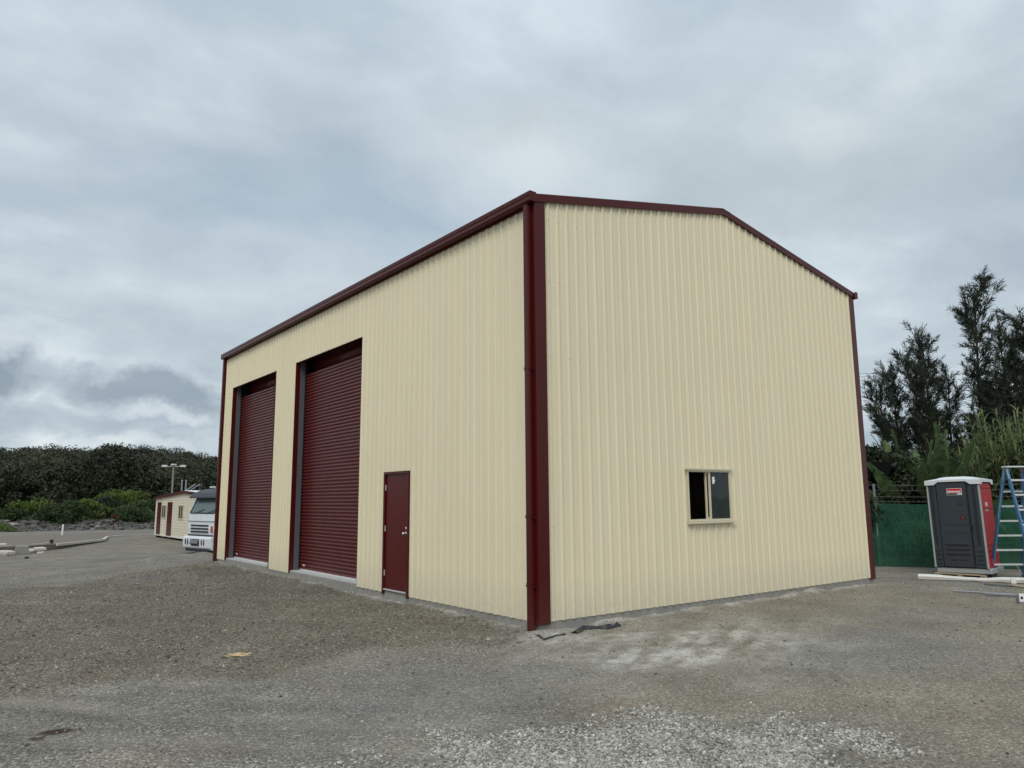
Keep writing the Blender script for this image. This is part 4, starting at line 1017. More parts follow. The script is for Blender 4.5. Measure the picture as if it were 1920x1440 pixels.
def forest(name, a0, a1, d0, d1, count, per, seed, rsz, label, leaf=.55, mat=f_gum):
    rs = np.random.RandomState(seed)
    A = rs.uniform(a0, a1, count); Dd = d0+(d1-d0)*rs.rand(count)**.8
    x = CAM[0]+np.sin(A)*Dd; y = CAM[1]+np.cos(A)*Dd; z = hill_h(A, Dd)
    cs, rr, tn = [], [], []
    for i in range(count):
        r0 = rsz*(.65+.7*rs.rand()); hh_ = 3.6+5.0*rs.rand()**1.6
        for k in range(4):
            cs.append((x[i]+rs.normal()*r0*.5, y[i]+rs.normal()*r0*.5, z[i]+hh_-abs(rs.normal())*r0*.45)); q = r0*(.45+.35*rs.rand()); rr.append((q*1.25, q*1.25, q*.62))
    cs = np.array(cs); rr = np.array(rr)
    V, tone = blob_leaves(rs, cs, rr, per, leaf)
    tone = tone*.30+np.repeat(np.repeat(rs.rand(count), 4), per)*.70
    o = fast_mesh(name, V, 3, mat, None, tone); tag(o, label, 'forest', kind='stuff'); return o
forest('hill_forest', az_of(-260), az_of(470), 150, 304, 1050, 135, 21, 3.9, 'dense dark eucalypt forest covering the low hill at left', .32)
forest('distant_forest', az_of(1450), az_of(2400), 150, 300, 420, 40, 22, 3.6, 'dark far forest seen low between the trunks behind the green fence')
forest('distant_forest', az_of(-1400), az_of(-260), 160, 300, 600, 24, 23, 3.6, 'dark forest continuing along the hill beyond the left edge')

# individual trees before the hill
mid_trees = [(20, 918, 884, 118, 6.5, 'dark spreading tree at the foot of the hill, nearest the left edge'),
             (62, 918, 890, 122, 6.5, 'dull olive tree behind the bright green bush at left'),
             (112, 918, 876, 116, 7, 'brownish green tree left of the tall central tree'),
             (150, 918, 868, 112, 8, 'broad dark tree adjoining the tall central tree on its left'),
             (202, 920, 836, 108, 9, 'tallest dark tree in front of the hill, rising to the ridge line'),
             (240, 920, 858, 106, 7.5, 'blackish green tree just right of the tallest one'),
             (268, 920, 870, 110, 6, 'dark tree between the blackish tree and the light pole'),
             (300, 920, 893, 100, 5.5, 'round olive tree beside the light pole left of the cabin roof'),
             (345, 920, 896, 104, 5.5, 'low rounded tree behind the cabin pipes'),
             (385, 920, 888, 112, 6.5, 'dark tree partly hidden by the shed corner behind the cabin')]
for k, (px, pyb, pyt, dist, w_, lb) in enumerate(mid_trees):
    b = atd(px, pyb, dist); tp = atd(px, pyt, dist); h = tp.z+1.2
    leafy(None, (b.x, b.y, -1.2), h, w_*1.15, f_gum if k in (1, 8) else f_mid, 40+k, .26, 60, 130, h*.12, lb, 'tree', 'trees in front of the hill', trunk_r=.2)
bushes = [(14, 986, 955, 80, 4.0, f_bush2, 'dull low bush at the left edge above the grass'),
          (38, 984, 942, 84, 4.2, f_bush, 'brighter rounded bush second from the left edge'),
          (70, 984, 940, 82, 5.0, f_bush, 'brightest yellow green bush of the left group'),
          (96, 984, 950, 78, 3.6, f_bush2, 'small mid green bush between the bright ones'),
          (128, 986, 944, 80, 4.8, f_bush2, 'mid green bush left of the dark leafy one'),
          (156, 986, 938, 82, 4.2, f_bush, 'green bush with dark hollow to its right'),
          (188, 985, 932, 84, 4.5, f_dark, 'very dark bush in the middle of the bush row'),
          (222, 983, 922, 90, 5.5, f_bush, 'tall bright green bush behind the rust coloured shrub'),
          (252, 981, 922, 92, 5.0, f_bush, 'tall bright green bush left of the cabin corner'),
          (240, 984, 950, 80, 4.5, f_bush2, 'low dense bush below the tall bright ones'),
          (280, 980, 938, 84, 5.0, f_bush2, 'dense bush touching the cabin corner')]
for k, (px, pyb, pyt, dist, w_, mt, lb) in enumerate(bushes):
    b = atd(px, pyb, dist); tp = atd(px, pyt, dist)
    leafy(None, (b.x, b.y, -1.1), tp.z+1.1, w_, mt, 80+k, .13, 42, 150, .1, lb, 'bush', 'bushes along the far yard edge', name='bush', trunk_r=.06, flat=.8)
b = at(213, 991, -.6); leafy(None, (b.x, b.y, -.6), 1.15, .75, f_redbush, 99, .06, 14, 60, .1, 'dead rust brown shrub alone on the dark spoil strip', 'shrub', name='dead_shrub', trunk_r=.03)
# grass at left
def grass_patch(px0, px1, py0, py1, z, count, seed, label, h=.5):
    rs = np.random.RandomState(seed); A = at(px0, py0, z); B = at(px1, py0, z); Cc = at(px0, py1, z); Dd = at(px1, py1, z)
    u, v = rs.rand(count), rs.rand(count)**1.1
    P_ = (np.array(A)[None]*((1-u)*(1-v))[:, None]+np.array(B)[None]*(u*(1-v))[:, None]+np.array(Cc)[None]*((1-u)*v)[:, None]+np.array(Dd)[None]*(u*v)[:, None])
    P_[:, 2] = z+.2*(1-u)-1.5*np.maximum(0, u+.35*(vnoise(v*5, u*0+seed)-.5)-.85)
    a = rs.rand(count)*6.283; w2 = .06*np.stack([np.cos(a), np.sin(a), np.zeros(count)], 1); t = rs.normal(size=(count, 3))*.12; t[:, 2] = h*(.4+.9*rs.rand(count))*np.clip(.25+1.5*vnoise(P_[:, 0]*.9, P_[:, 1]*.9), .15, 1.2)*(1-.75*sm(u, .7, 1.))
    V = np.stack([P_-w2, P_+w2, P_+t], 1).reshape(-1, 3); o = fast_mesh('grass', V, 3, f_grass, None, rs.rand(count)); tag(o, label, 'grass', kind='stuff')
grass_patch(-230, 52, 994, 980, -.6, 34000, 3, 'bright green grass at the left edge before the bushes', .6)
grass_patch(-200, 300, 985, 976, -.9, 14000, 4, 'rough grass and weeds along the foot of the bush row', .6)

# ------------------------------------------------------------------ right side: fence
FZ = -.45
fa, fb = at(1600, 1061, FZ), at(1960, 1069, FZ)
fdir = (fb-fa).normalized(); FL = (fb-fa).length
fang = math.atan2(fdir.y, fdir.x)
fence = empty('mesh_fence', (fa.x, fa.y, FZ), fang, 'wire fence dressed with dark green shade cloth behind the portable toilet', 'fence')
n = NT('shade_cloth')
br = n.n('ShaderNodeTexNoise'); br.inputs['Scale'].default_value = 3; n.l(n.obj(), br.inputs['Vector'])
c = n.mix(n.val(br.outputs['Fac'], 0, 1, .3, .7), (.012, .095, .052), (.024, .175, .098)); c = n.mix(n.val(n.noise(28, 5, .7, n.obj()), 0, .7, .4, .65), c, (.010, .060, .036)); n.l(c, n.b.inputs['Base Color']); n.b.inputs['Roughness'].default_value = .7
tl = n.n('ShaderNodeBsdfTranslucent'); n.l(c, tl.inputs[0]); tp_ = n.n('ShaderNodeBsdfTransparent')
m1 = n.n('ShaderNodeMixShader'); m1.inputs[0].default_value = .3; n.l(n.b.outputs[0], m1.inputs[1]); n.l(tl.outputs[0], m1.inputs[2])
chk = n.n('ShaderNodeTexNoise'); chk.inputs['Scale'].default_value = 60; n.l(n.obj(), chk.inputs['Vector'])
m2 = n.n('ShaderNodeMixShader'); n.l(n.val(chk.outputs['Fac'], .14, .42, .35, .65), m2.inputs[0]); n.l(m1.outputs[0], m2.inputs[1]); n.l(tp_.outputs[0], m2.inputs[2]); n.l(m2.outputs[0], n.out.inputs[0])
nu, nv = 160, 26; uu = np.linspace(0, FL*1.6, nu); vv = np.linspace(0, 1, nv); UU, VV = np.meshgrid(uu, vv)
hgt = 1.80+.03*np.sin(UU*2.1)+.02*fbm(UU*3, UU*0, 2)
YY = .06*np.sin(UU*1.3)*VV+.05*fbm(UU*1.2, VV*2, 3)+.02*np.sin(UU*9+VV*3)*(1-VV)+.03*np.sin(UU*2.3)
grid_mesh('shade_cloth', UU-.4, YY-.03, VV*hgt+.0, n.m, None, fence)
for u in (1.12, 3.4, 5.6):
    MB().tube([(u-.4, .06, 0), (u-.4, .06, 2.38)], .038, 8).build('post', galv, fence)
for z in (1.86, 2.0, 2.18, 2.33):
    mb = MB().tube([(k*.7-1.5, .07+.02*math.sin(k), z-.02*math.sin(k*1.7)) for k in range(12)], .0045, 5)
    for k in range(60): mb.tube([(-1.4+k*.13, .05, z-.03), (-1.4+k*.13+.02, .09, z+.03)], .002, 3, cap=False)
    mb.build('barbed_wire', steel_dark, fence)
# triangular road sign seen from behind
sg_tip = atd(1651, 914, 25.1); sgn = empty('road_sign', (sg_tip.x, sg_tip.y, FZ-.2), -YAW+.12, 'dark inverted triangular sign on a grey post, half hidden by the shed corner', 'sign')
zt = sg_tip.z-(FZ-.2); MB().tube([(0, 0, 0), (0, 0, zt+.3)], .03, 8).build('post', galv, sgn)
MB().prism([(-.04, -.05, zt), (.04, -.05, zt), (.48, -.05, zt+.72), (.44, -.05, zt+.77), (-.44, -.05, zt+.77), (-.48, -.05, zt+.72)], (0, 0, 0), (0, .015, 0)).build('sign_plate', simple('sign_back_black', (.006, .007, .0065), .95, 0, .1, 6, .1), sgn, .004)

# dirt bank and dark undergrowth behind the fence
bk0 = at(1560, 1040, -.3)
def fpt(u, v, z=0.): return Vector((fa.x+fdir.x*u-fdir.y*v, fa.y+fdir.y*u+fdir.x*v, FZ+z))
uu = np.linspace(-4, 16, 120); vv = np.linspace(.15, 3.2, 24); UU, VV = np.meshgrid(uu, vv)
BX = fa.x+fdir.x*UU-fdir.y*VV; BY = fa.y+fdir.y*UU+fdir.x*VV; BZ = FZ-.05+.62*np.sin(np.clip((VV-.15)/1.6, 0, 1)*1.5708)*(1+.3*fbm(BX*.8, BY*.8, 3))+.1*fbm(BX*3, BY*3, 3)
n = NT('earth_bank'); c = n.mix(n.val(n.noise(2, 6, .7, n.pos()), 0, 1, .3, .7), (.05, .045, .035), (.20, .19, .17)); n.l(c, n.b.inputs['Base Color']); n.b.inputs['Roughness'].default_value = 1; n.l(n.bump(n.noise(8, 5, .7, n.pos()), .08), n.b.inputs['Normal'])
tag(grid_mesh('earth_bank', BX, BY, BZ, n.m), kind='structure')

# she-oaks
def sheoak(base, h, spread, seed, label, dens=1., bare=.12, lean=(0, 0), openc=False):
    rn = random.Random(seed); rs = np.random.RandomState(seed)
    t = empty('sheoak_tree', base, 0, label, 'tree', 'she-oaks behind the green fence')
    mb = MB(); N_ = 9; tr_ = []
    wx, wy = rn.gauss(0, .3), rn.gauss(0, .3)
    for k in range(N_+1):
        u = k/N_; tr_.append(Vector((lean[0]*u*u+wx*math.sin(u*4), lean[1]*u*u+wy*math.sin(u*3.3), h*.97*u)))
    mb.tube(tr_, [.13*h/10*(1-.93*k/N_)+.008 for k in range(N_+1)], 8)
    def tp(u): i = min(int(u*N_), N_-1); return tr_[i].lerp(tr_[i+1], u*N_-i)
    pts, dirs, lens = [], [], []
    nb_ = int(h*4.6*dens)
    for k in range(nb_):
        u = bare+(1-bare)*(k+rn.random())/nb_; s_ = tp(u); ang = rn.random()*6.283
        L = spread*((.28+.72*math.sin(min(1, (1-u)*1.35+.12)*1.5708)) if not openc else (.70+.18*math.sin(u*7)))*(.45+.65*rn.random())
        up = .7+.9*u
        d = Vector((math.cos(ang), math.sin(ang), up)).normalized(); segs = 5; p = s_.copy(); path = [p.copy()]
        for q in range(segs):
            d = (d+Vector((rn.gauss(0, .12), rn.gauss(0, .12), .10))).normalized(); p = p+d*L/segs; path.append(p.copy())
        r0 = .008+.010*L
        mb.tube(path, [r0*(1-.8*q/segs) for q in range(segs+1)], 4, cap=False)
        ntuft = max(3, int(L*8))
        for q in range(ntuft):
            f = .12+.88*(q+rn.random())/ntuft; i = min(int(f*segs), segs-1); pp = path[i].lerp(path[i+1], f*segs-i)
            dd_ = (path[i+1]-path[i]).normalized(); sd_ = Vector((rn.gauss(0, 1), rn.gauss(0, 1), rn.gauss(.5, .55))).normalized()
            td = (dd_*.8+sd_*.9).normalized(); tl_ = .22+.34*rn.random()
            e = pp+td*tl_
            mb.tube([pp, e], [.006, .003], 3, cap=False)
            for j in range(3): pts.append(pp.lerp(e, .35+.32*j)); dirs.append(td); lens.append(.17+.15*rn.random())
    for j in range(8): pts.append(tp(.9+.1*j/8)); dirs.append(Vector((0, 0, 1))); lens.append(.4)
    mb.build('trunk', bark, t)
    P_ = np.array([tuple(p) for p in pts]); Dd = np.array([tuple(d) for d in dirs]); Ln = np.array(lens); K_ = 10
    P_ = np.repeat(P_, K_, 0); Dd = np.repeat(Dd, K_, 0); Ln = np.repeat(Ln, K_)*(.6+.7*rs.rand(len(P_)))
    n_ = len(P_); dv = Dd+rs.normal(size=(n_, 3))*.42; dv[:, 2] += .12; dv /= np.linalg.norm(dv, axis=1)[:, None]
    sv = np.cross(dv, rs.normal(size=(n_, 3))); sv /= np.linalg.norm(sv, axis=1)[:, None]+1e-9
    w0 = .0065+.004*rs.rand(n_, 1); P_ = P_+rs.normal(size=(n_, 3))*.03
    mid = P_+dv*(Ln*.55)[:, None]; tip = P_+dv*Ln[:, None]-np.array([0, 0, .05])*rs.rand(n_, 1)
    V = np.stack([P_-sv*w0, P_+sv*w0, mid+sv*w0, tip, mid-sv*w0], 1)
    V = V.reshape(-1, 3)
    tone = np.repeat(rs.rand(len(pts)), K_)*.6+rs.rand(n_)*.4
    fast_mesh('crown', V, 5, f_casu, t, tone)
    return t
oaks = [(1650, 690, 33, 1.7, 1.0, 'shortest she-oak of the row, just right of the shed corner'),
        (1672, 662, 34, 1.6, 1.1, 'second she-oak from the shed, with twin tips'),
        (1697, 636, 33, 1.5, 1.1, 'slender she-oak left of the pointed one'),
        (1729, 602, 34, 1.8, 1.25, 'pointed dark she-oak left of the tallest tree'),
        (1772, 668, 36, 1.6, 1.0, 'low she-oak filling the gap left of the tallest tree'),
        (1812, 504, 34, 1.9, 1.2, 'tallest she-oak with an open airy crown'),
        (1870, 574, 36, 1.3, .95, 'thin spire-shaped she-oak right of the tallest one'),
        (1850, 690, 33, 1.8, 1.3, 'bushy low she-oak right of the tallest trunk'),
        (1918, 572, 32, 2.1, 1.9, 'dense blackish she-oak at the right edge of the picture'),
        (1975, 540, 33, 2.0, 1.4, 'she-oak standing beyond the right edge, its branches reaching in')]
for k, (px, py, dist, sp2, dn, lb) in enumerate(oaks):
    tp = atd(px, py, dist); lean_px = {5: -.5, 3: -.3, 0: .2}.get(k, 0)
    b = Vector((tp.x, tp.y, -.4)); h = tp.z+.4
    # lean: crown top stays at tp
    lx = R3[0]*lean_px; ly = R3[1]*lean_px
    sheoak((b.x-lx, b.y-ly, -.4), h-(.75 if k != 5 else 1.05), sp2, 200+k, lb, dn*(1.15 if k == 5 else 1), .10, (lx, ly), k == 5)

# dark undergrowth shrubs right behind the fence
ug = [(1606, 838, 25.9), (1652, 842, 26.2), (1680, 868, 27), (1722, 880, 26.5), (1765, 872, 27.5), (1805, 866, 28), (1850, 872, 27), (1890, 850, 27.5), (1935, 830, 27), (1700, 850, 30), (1780, 845, 31)]
ul = ['behind the triangular sign', 'above the fence post', 'left of the dead leaf', 'left of the toilet roof', 'behind the toilet roof, left half', 'behind the toilet roof, right half', 'right behind the toilet', 'behind the ladder top', 'at the right edge behind the ladder', 'between the slender trunks, further back', 'under the tallest she-oak, further back']
for k, ((px, py, dist), s_) in enumerate(zip(ug, ul)):
    tp = atd(px, py, dist); leafy(None, (tp.x, tp.y, -.5), tp.z+.5, 3.0, f_dark, 300+k, .085, 44, 240, .05, 'dark evergreen shrub '+s_, 'shrub', 'dark shrubs behind the fence', name='dark_shrub', trunk_r=.05, flat=.9)

# broad-leaved plants (bird-of-paradise / banana like)
def leaf_blade(rn, base, ang, tilt, L, w_, droop, mat_tears=True, petiole=.45):
    """returns verts (quads) of one blade and tube points of its stalk"""
    d = Vector((math.cos(ang)*math.cos(tilt), math.sin(ang)*math.cos(tilt), math.sin(tilt))); p = Vector(base); N_ = 22; path = [p.copy()]
    for k in range(N_): d = (d+Vector((0, 0, -droop/N_))).normalized(); p = p+d*L/N_; path.append(p.copy())
    s0 = int(N_*petiole); side = Vector((-math.sin(ang), math.cos(ang), 0)); roll = rn.gauss(0, .7); quads = []
    for sg in (-1, 1):
        torn = 0
        for k in range(s0, N_):
            t0 = (k-s0)/(N_-s0); t1 = (k+1-s0)/(N_-s0); prof_ = lambda t: w_/2*math.sin(min(1, t*1.25+.08)*math.pi*.93)**.55
            dr = (path[k+1]-path[k]).normalized(); sv = (side*math.cos(roll)+dr.cross(side)*math.sin(roll)).normalized()*sg
            fold = Vector((0, 0, -.25-.25*rn.random()))
            if rn.random() < .3: torn += 1; sh = dr*(.02+.03*rn.random())
            else: sh = Vector((0, 0, 0))
            a0, a1 = prof_(t0), prof_(t1)
            q = [path[k]+sh*0, path[k+1]-sh, path[k+1]+(sv+fold)*a1-sh*2, path[k]+(sv+fold)*a0+sh]
            quads += q
    return quads, path[:s0+1]+path[s0+1:]
def banana(base, n_, L, seed, label, dead=2, name='broadleaf_plant', w_=.42, arc=(0, 6.28), fatstem=.07):
    rn = random.Random(seed); rs = np.random.RandomState(seed); t = empty(name, base, 0, label, 'plant', 'broad-leaved plants behind the fence')
    live, deadq = [], []; mb = MB(); mb.tube([(0, 0, 0), (.03, .02, L*.45)], [fatstem, fatstem*.5], 8)
    for k in range(n_):
        a = arc[0]+(arc[1]-arc[0])*rn.random(); tl = rad(rn.uniform(42, 84)); q, path = leaf_blade(rn, (rn.gauss(0, .05), rn.gauss(0, .05), L*.15), a, tl, L*(.75+.4*rn.random()), w_*(.8+.4*rn.random()), rn.uniform(.25, .9))
        live += q; mb.tube(path, [.022*(1-.75*i/len(path)) for i in range(len(path))], 5, cap=False)
    for k in range(dead):
        a = arc[0]+(arc[1]-arc[0])*rn.random(); q, path = leaf_blade(rn, (0, 0, L*.4), a, rad(rn.uniform(15, 50)), L*.6, w_*.55, 2.0); deadq += q
    mb.build('stalks', foliage_stalk, t)
    V = np.array([tuple(v) for v in live]); fast_mesh('leaves', V, 4, f_banana, t, rs.rand(len(V)//4)*.5+.3*rs.rand())
    if deadq: V = np.array([tuple(v) for v in deadq]); fast_mesh('dead_leaves', V, 4, f_dead, t, rs.rand(len(V)//4))
    return t
foliage_stalk = simple('green_stalk', (.13, .17, .07), .55, 0, .3, 8)
bn = [(1668, 25.6, 8, 2.9, 'plant with bare slanting stalks just right of the triangular sign', 2), (1706, 25.2, 8, 3.1, 'plant with a brown dead leaf between the sign and the toilet', 5), (1745, 25.8, 10, 3.5, 'plant with the tallest upright paddle leaf, left of the toilet roof', 1),
      (1778, 25.5, 9, 3.3, 'plant with large leaves directly above the toilet roof', 1), (1812, 26.0, 9, 3.0, 'plant with dried brown leaves above the toilet roof, right side', 4), (1640, 26.5, 7, 2.7, 'plant overhanging the fence behind the triangular sign', 1), (1722, 27, 9, 3.3, 'plant further back between two leafier ones', 2), (1850, 26.5, 6, 2.6, 'plant with thin arching leaves left of the ladder top', 1)]
for k, (px, dist, n_, L, lb, dd_) in enumerate(bn):
    b = atd(px, 980, dist+.5); banana((b.x, b.y, -.15), n_, L, 400+k, 'broad-leaved '+lb, dd_)

# giant reed clump
def reeds(base, h, r, ncane, seed, label):
    rn = random.Random(seed); rs = np.random.RandomState(seed); t = empty('reed_clump', base, 0, label, 'reeds', 'giant reeds behind the ladder')
    mb = MB(); Q = []
    for k in range(ncane):
        a = rn.random()*6.283; rr = r*rn.random()**.5; p0 = Vector((math.cos(a)*rr*.6, math.sin(a)*rr*.6, 0)); hh_ = h*(.55+.45*rn.random()); top = Vector((math.cos(a)*rr*1.4, math.sin(a)*rr*1.4, hh_))
        path = [p0.lerp(top, q/6)+Vector((0, 0, .1*math.sin(q))) for q in range(7)]; mb.tube(path, [.014*(1-.6*q/6) for q in range(7)], 4, cap=False)
        nl = 20
        for j in range(nl):
            u = .18+.82*j/nl; i = min(int(u*6), 5); s_ = path[i].lerp(path[i+1], u*6-i); an = rn.random()*6.283; L = .42+.38*rn.random(); tl = rad(rn.uniform(25, 75))
            d = Vector((math.cos(an)*math.cos(tl), math.sin(an)*math.cos(tl), math.sin(tl))); side = Vector((-math.sin(an), math.cos(an), 0)); p = s_.copy(); ps = [p.copy()]
            for q in range(5): d = (d+Vector((0, 0, -.34))).normalized(); p = p+d*L/5; ps.append(p.copy())
            for q in range(5):
                w0 = .020*(1-q/5)+.003; w1 = .020*(1-(q+1)/5)+.001; Q += [ps[q]-side*w0, ps[q]+side*w0, ps[q+1]+side*w1, ps[q+1]-side*w1]
    mb.build('canes', foliage_stalk, t)
    V = np.array([tuple(v) for v in Q]); nf_ = len(V)//4; fast_mesh('leaves', V, 4, f_reed, t, np.repeat(rs.rand(nf_//5), 5)*.7+rs.rand(nf_)*.3)
for k, (px, py, dist, r, nc, lb) in enumerate([(1880, 762, 27.5, .95, 90, 'tall yellow-green reed clump behind the ladder top'), (1925, 755, 27, 1.0, 90, 'yellow-green reed clump at the right edge'), (1848, 800, 26.8, .6, 45, 'lower reed clump left of the tall ones'), (1958, 770, 26.5, 1., 60, 'reed clump beyond the right edge, arching in')]):
    tp = atd(px, py, dist); reeds((tp.x, tp.y, -.3), tp.z+.3, r, nc, 500+k, lb)
# weed in front of / behind cloth
p = fpt(2.35, .35); leafy(None, (p.x, p.y, p.z), 1.35, .35, foliage_mat('yellow_weed', (.10, .13, .03), (.30, .30, .10), .3), 610, .035, 16, 40, .1, 'yellowish upright weed showing through the green cloth', 'weed', name='tall_weed', trunk_r=.012)

for k, (px, seed, lb) in enumerate([(1672, 1, 'pale arching grass blades seen through the green cloth by the fence post'), (1722, 2, 'pale arching grass blades seen through the green cloth left of the toilet')]):
    b = atd(px, 1000, 25.1-.7*k/2); rn = random.Random(seed); tf = empty('grass_tuft', (b.x, b.y, -.1), 0, lb, 'grass tuft', 'arching grass tufts along the fence'); Q = []
    for j in range(9):
        an = rn.random()*6.283; L = rn.uniform(1.6, 2.6); tl = rad(rn.uniform(60, 85)); side = Vector((-math.sin(an), math.cos(an), 0)); d = Vector((math.cos(an)*math.cos(tl), math.sin(an)*math.cos(tl), math.sin(tl))); p = Vector((rn.gauss(0, .1), rn.gauss(0, .1), 0)); ps = [p.copy()]
        for q in range(12): d = (d+Vector((math.cos(an)*.02, math.sin(an)*.02, -.075-.01*q))).normalized(); p = p+d*L/12; ps.append(p.copy())
        for q in range(12): w0 = .018*(1-q/13); w1 = .018*(1-(q+1)/13); Q += [ps[q]-side*w0, ps[q]+side*w0, ps[q+1]+side*w1, ps[q+1]-side*w1]
    V = np.array([tuple(v) for v in Q]); fast_mesh('blades', V, 4, f_reed, tf, np.full(len(V)//4, .6))
# power lines
for k, (ya, yb) in enumerate(((697, 676), (703, 684), (711, 695))):
    a = atd(1560, ya+4, 62); b = atd(2200, yb-14, 95); pts = [a.lerp(b, i/16)+Vector((0, 0, -.5*math.sin(i/16*math.pi))) for i in range(17)]
    o = MB().tube([q-a for q in pts], .014, 5, cap=False).build('power_line', steel_dark); o.location = a; tag(o, ['uppermost', 'middle', 'lowest'][k]+' of the three power lines crossing behind the she-oaks', 'power line', 'power lines')

# ------------------------------------------------------------------ portable toilet
pa = at(1754.5, 1063.4, -.22); pang = rad(-83)
PW, PDp, PH_ = 1.17, 1.12, 2.08
plt_ = empty('timber_pallet', (pa.x, pa.y, -.47), pang, 'worn timber pallet under the portable toilet', 'pallet')
for k in range(6):
    y = .0+k*.2; MB().bb(-.02, 1.08, y-.06, y+.07, .10, .122).build('deck_board', timber, plt_, .003)
for x in (-.02, .48, .98): 
    for y in (-.05, .45, .95): MB().bb(x, x+.12, y, y+.12, .022, .10).build('bearer_block', timber, plt_, .003)
for x in (-.02, .48, .98): MB().bb(x, x+.12, -.05, 1.07, .0, .022).build('base_board', timber, plt_, .003)
toi = empty('portable_toilet', (pa.x, pa.y, -.347), pang, ry=rad(-1.0), label='charcoal and red portable toilet with a white roof standing on a pallet', cat='toilet')
MB().bb(.02, PW+.06, .03, PDp, 0, .125).build('skid_base', grey_pl, toi, .02)
bz = .125; tz = bz+PH_
# body shell
MB().bb(.03, PW-.03, .03, PDp-.03, bz, tz).build('shell', char, toi, .02)
multi('side_panel', red_pl, toi, [(PW-.028, PW+.0, .05, PDp-.05, bz, tz), (.0, .028, .05, PDp-.05, bz, tz), (.04, PW-.04, PDp-.028, PDp, bz, tz)], .008)
multi('side_rib', red_pl, toi, [(PW, PW+.018, .14, PDp-.14, bz+z, bz+z+.035) for z in (.28, .42, .56, 1.45, 1.95)]+[(PW, PW+.03, .30, PDp-.3, bz+.05, bz+.25)], .008)
multi('corner_post', grey_pl, toi, [(-.012, .028, -.012, .05, bz, tz), (PW-.028, PW+.012, -.012, .05, bz, tz)], .008)
# front jambs with recesses and vents
multi('front_jamb', char, toi, [(.029, .20, .0, .03, bz+.02, tz-.01), (PW-.26, PW-.029, .0, .03, bz+.02, tz-.01)], .006)
multi('jamb_recess', char_dk, toi, [(x0_, x1_, -.004, .001, bz+.55, tz-.1) for x0_, x1_ in ((.075, .125), (PW-.17, PW-.10))])
multi('jamb_vent', char_dk, toi, [(x0_, x1_, -.006, .001, bz+.08+k*.105, bz+.115+k*.105) for k in range(4) for x0_, x1_ in ((.06, .17), (PW-.21, PW-.07))])
# door
door = MB().bb(.215, PW-.28, -.014, .02, bz+.03, tz+.02).build('door', char, toi, .012)
dx0, dx1 = .215, PW-.28; dw = dx1-dx0
multi('vent_slot', char_dk, door, [(dx0+.08, dx1-.08, -.022, -.0135, bz+.31+k*.115, bz+.348+k*.115) for k in range(3)]+[(dx0+s_+.06, dx0+s_+.2, -.020, -.0135, bz+.18, bz+.21) for s_ in (.12, dw-.36)])
multi('moulded_rib', char, door, [(dx0+.06, dx1-.06, -.026, -.0135, bz+.35+k*.115, bz+.39+k*.115) for k in range(3)]+[(dx0+.08, dx1-.04, -.024, -.0135, bz+z, bz+z+.018) for z in (.88, 1.06)], .004)
MB().bb(dx1-.012, dx1+.012, -.02, .0, bz+.03, tz-.0).build('door_gap', char_dk, toi)
MB().bb(dx1-.22, dx1-.12, -.020, -.0145, bz+1.54, bz+1.68).build('coin_box', char_dk, door, .004)
MB().bb(dx1-.205, dx1-.135, -.024, -.0202, bz+1.56, bz+1.66).build('coin_box_lid', char, door, .003)
mb = MB().bb(dx1-.20, dx1-.10, -.022, -.0145, bz+1.20, bz+1.29).build('lock_plate', char_dk, door, .004)
MB().bb(dx1-.165, dx1-.125, -.030, -.0222, bz+1.195, bz+1.265).build('lock_indicator', red_pl, door, .004)
hd = MB().bb(dx1+.01, dx1+.05, -.05, -.0, bz+.93, bz+1.05).build('door_handle', black_pl, door, .01)
# sign on the door
sx0, sx1, sz0, sz1 = dx0+.235, dx0+.575, bz+1.79, bz+1.955
sgp = MB().bb(sx0, sx1, -.0185, -.0145, sz0, sz1).build('sign_plate', sign_white, door)
MB().bb(sx0+.008, sx1-.008, -.0205, -.0186, sz0+.055, sz1-.008).build('sign_field', sign_red, sgp)
MB().bb(sx0+.008, sx1-.11, -.0205, -.0186, sz0+.008, sz0+.048).build('sign_lower_field', black_pl, sgp)
MB().bb(sx1-.105, sx1-.008, -.0205, -.0186, sz0+.008, sz0+.048).build('sign_lower_field', grey_pl, sgp)
def lettering(txt, size, x, y, z, mat, parent, w_=None):
    cu = bpy.data.curves.new('lettering', 'FONT'); cu.body = txt; cu.size = size; cu.extrude = .0006; cu.offset = size*.035; cu.resolution_u = 3
    ob = bpy.data.objects.new('t', cu); COL.objects.link(ob); bpy.context.view_layer.update()
    me = bpy.data.meshes.new_from_object(ob.evaluated_get(bpy.context.evaluated_depsgraph_get())); bpy.data.objects.remove(ob)
    me.materials.clear(); me.materials.append(mat)
    xs = [v.co.x for v in me.vertices]; sx_ = (w_/(max(xs)-min(xs))) if w_ else 1
    for v in me.vertices: v.co = Vector((x+(v.co.x-min(xs))*sx_, y-v.co.z, z+v.co.y))
    o = bpy.data.objects.new('lettering', me); COL.objects.link(o); o.parent = parent; return o
lettering('KENNARDS', .062, sx0+.02, -.0216, sz0+.064, sign_white, sgp, .295)
lettering('HIRE', .036, sx1-.098, -.0216, sz0+.014, sign_white, sgp, .082)
# stickers on the red side
mb = MB()
for z0_, z1_ in ((1.50, 1.60), (1.38, 1.48)): mb.bb(PW+.0005, PW+.004, .36, .60, bz+z0_, bz+z1_)
lb_ = mb.build('notice_label', simple('pale_notice', (.6, .42, .42), .6), toi)
MB().bb(PW+.0042, PW+.005, .39, .57, bz+1.405, bz+1.425).bb(PW+.0042, PW+.005, .39, .57, bz+1.44, bz+1.452).build('notice_text_bar', black_pl, lb_)
MB().bb(PW+.0005, PW+.004, .34, .58, bz+1.66, bz+1.76).build('notice_outline', sign_red, toi)
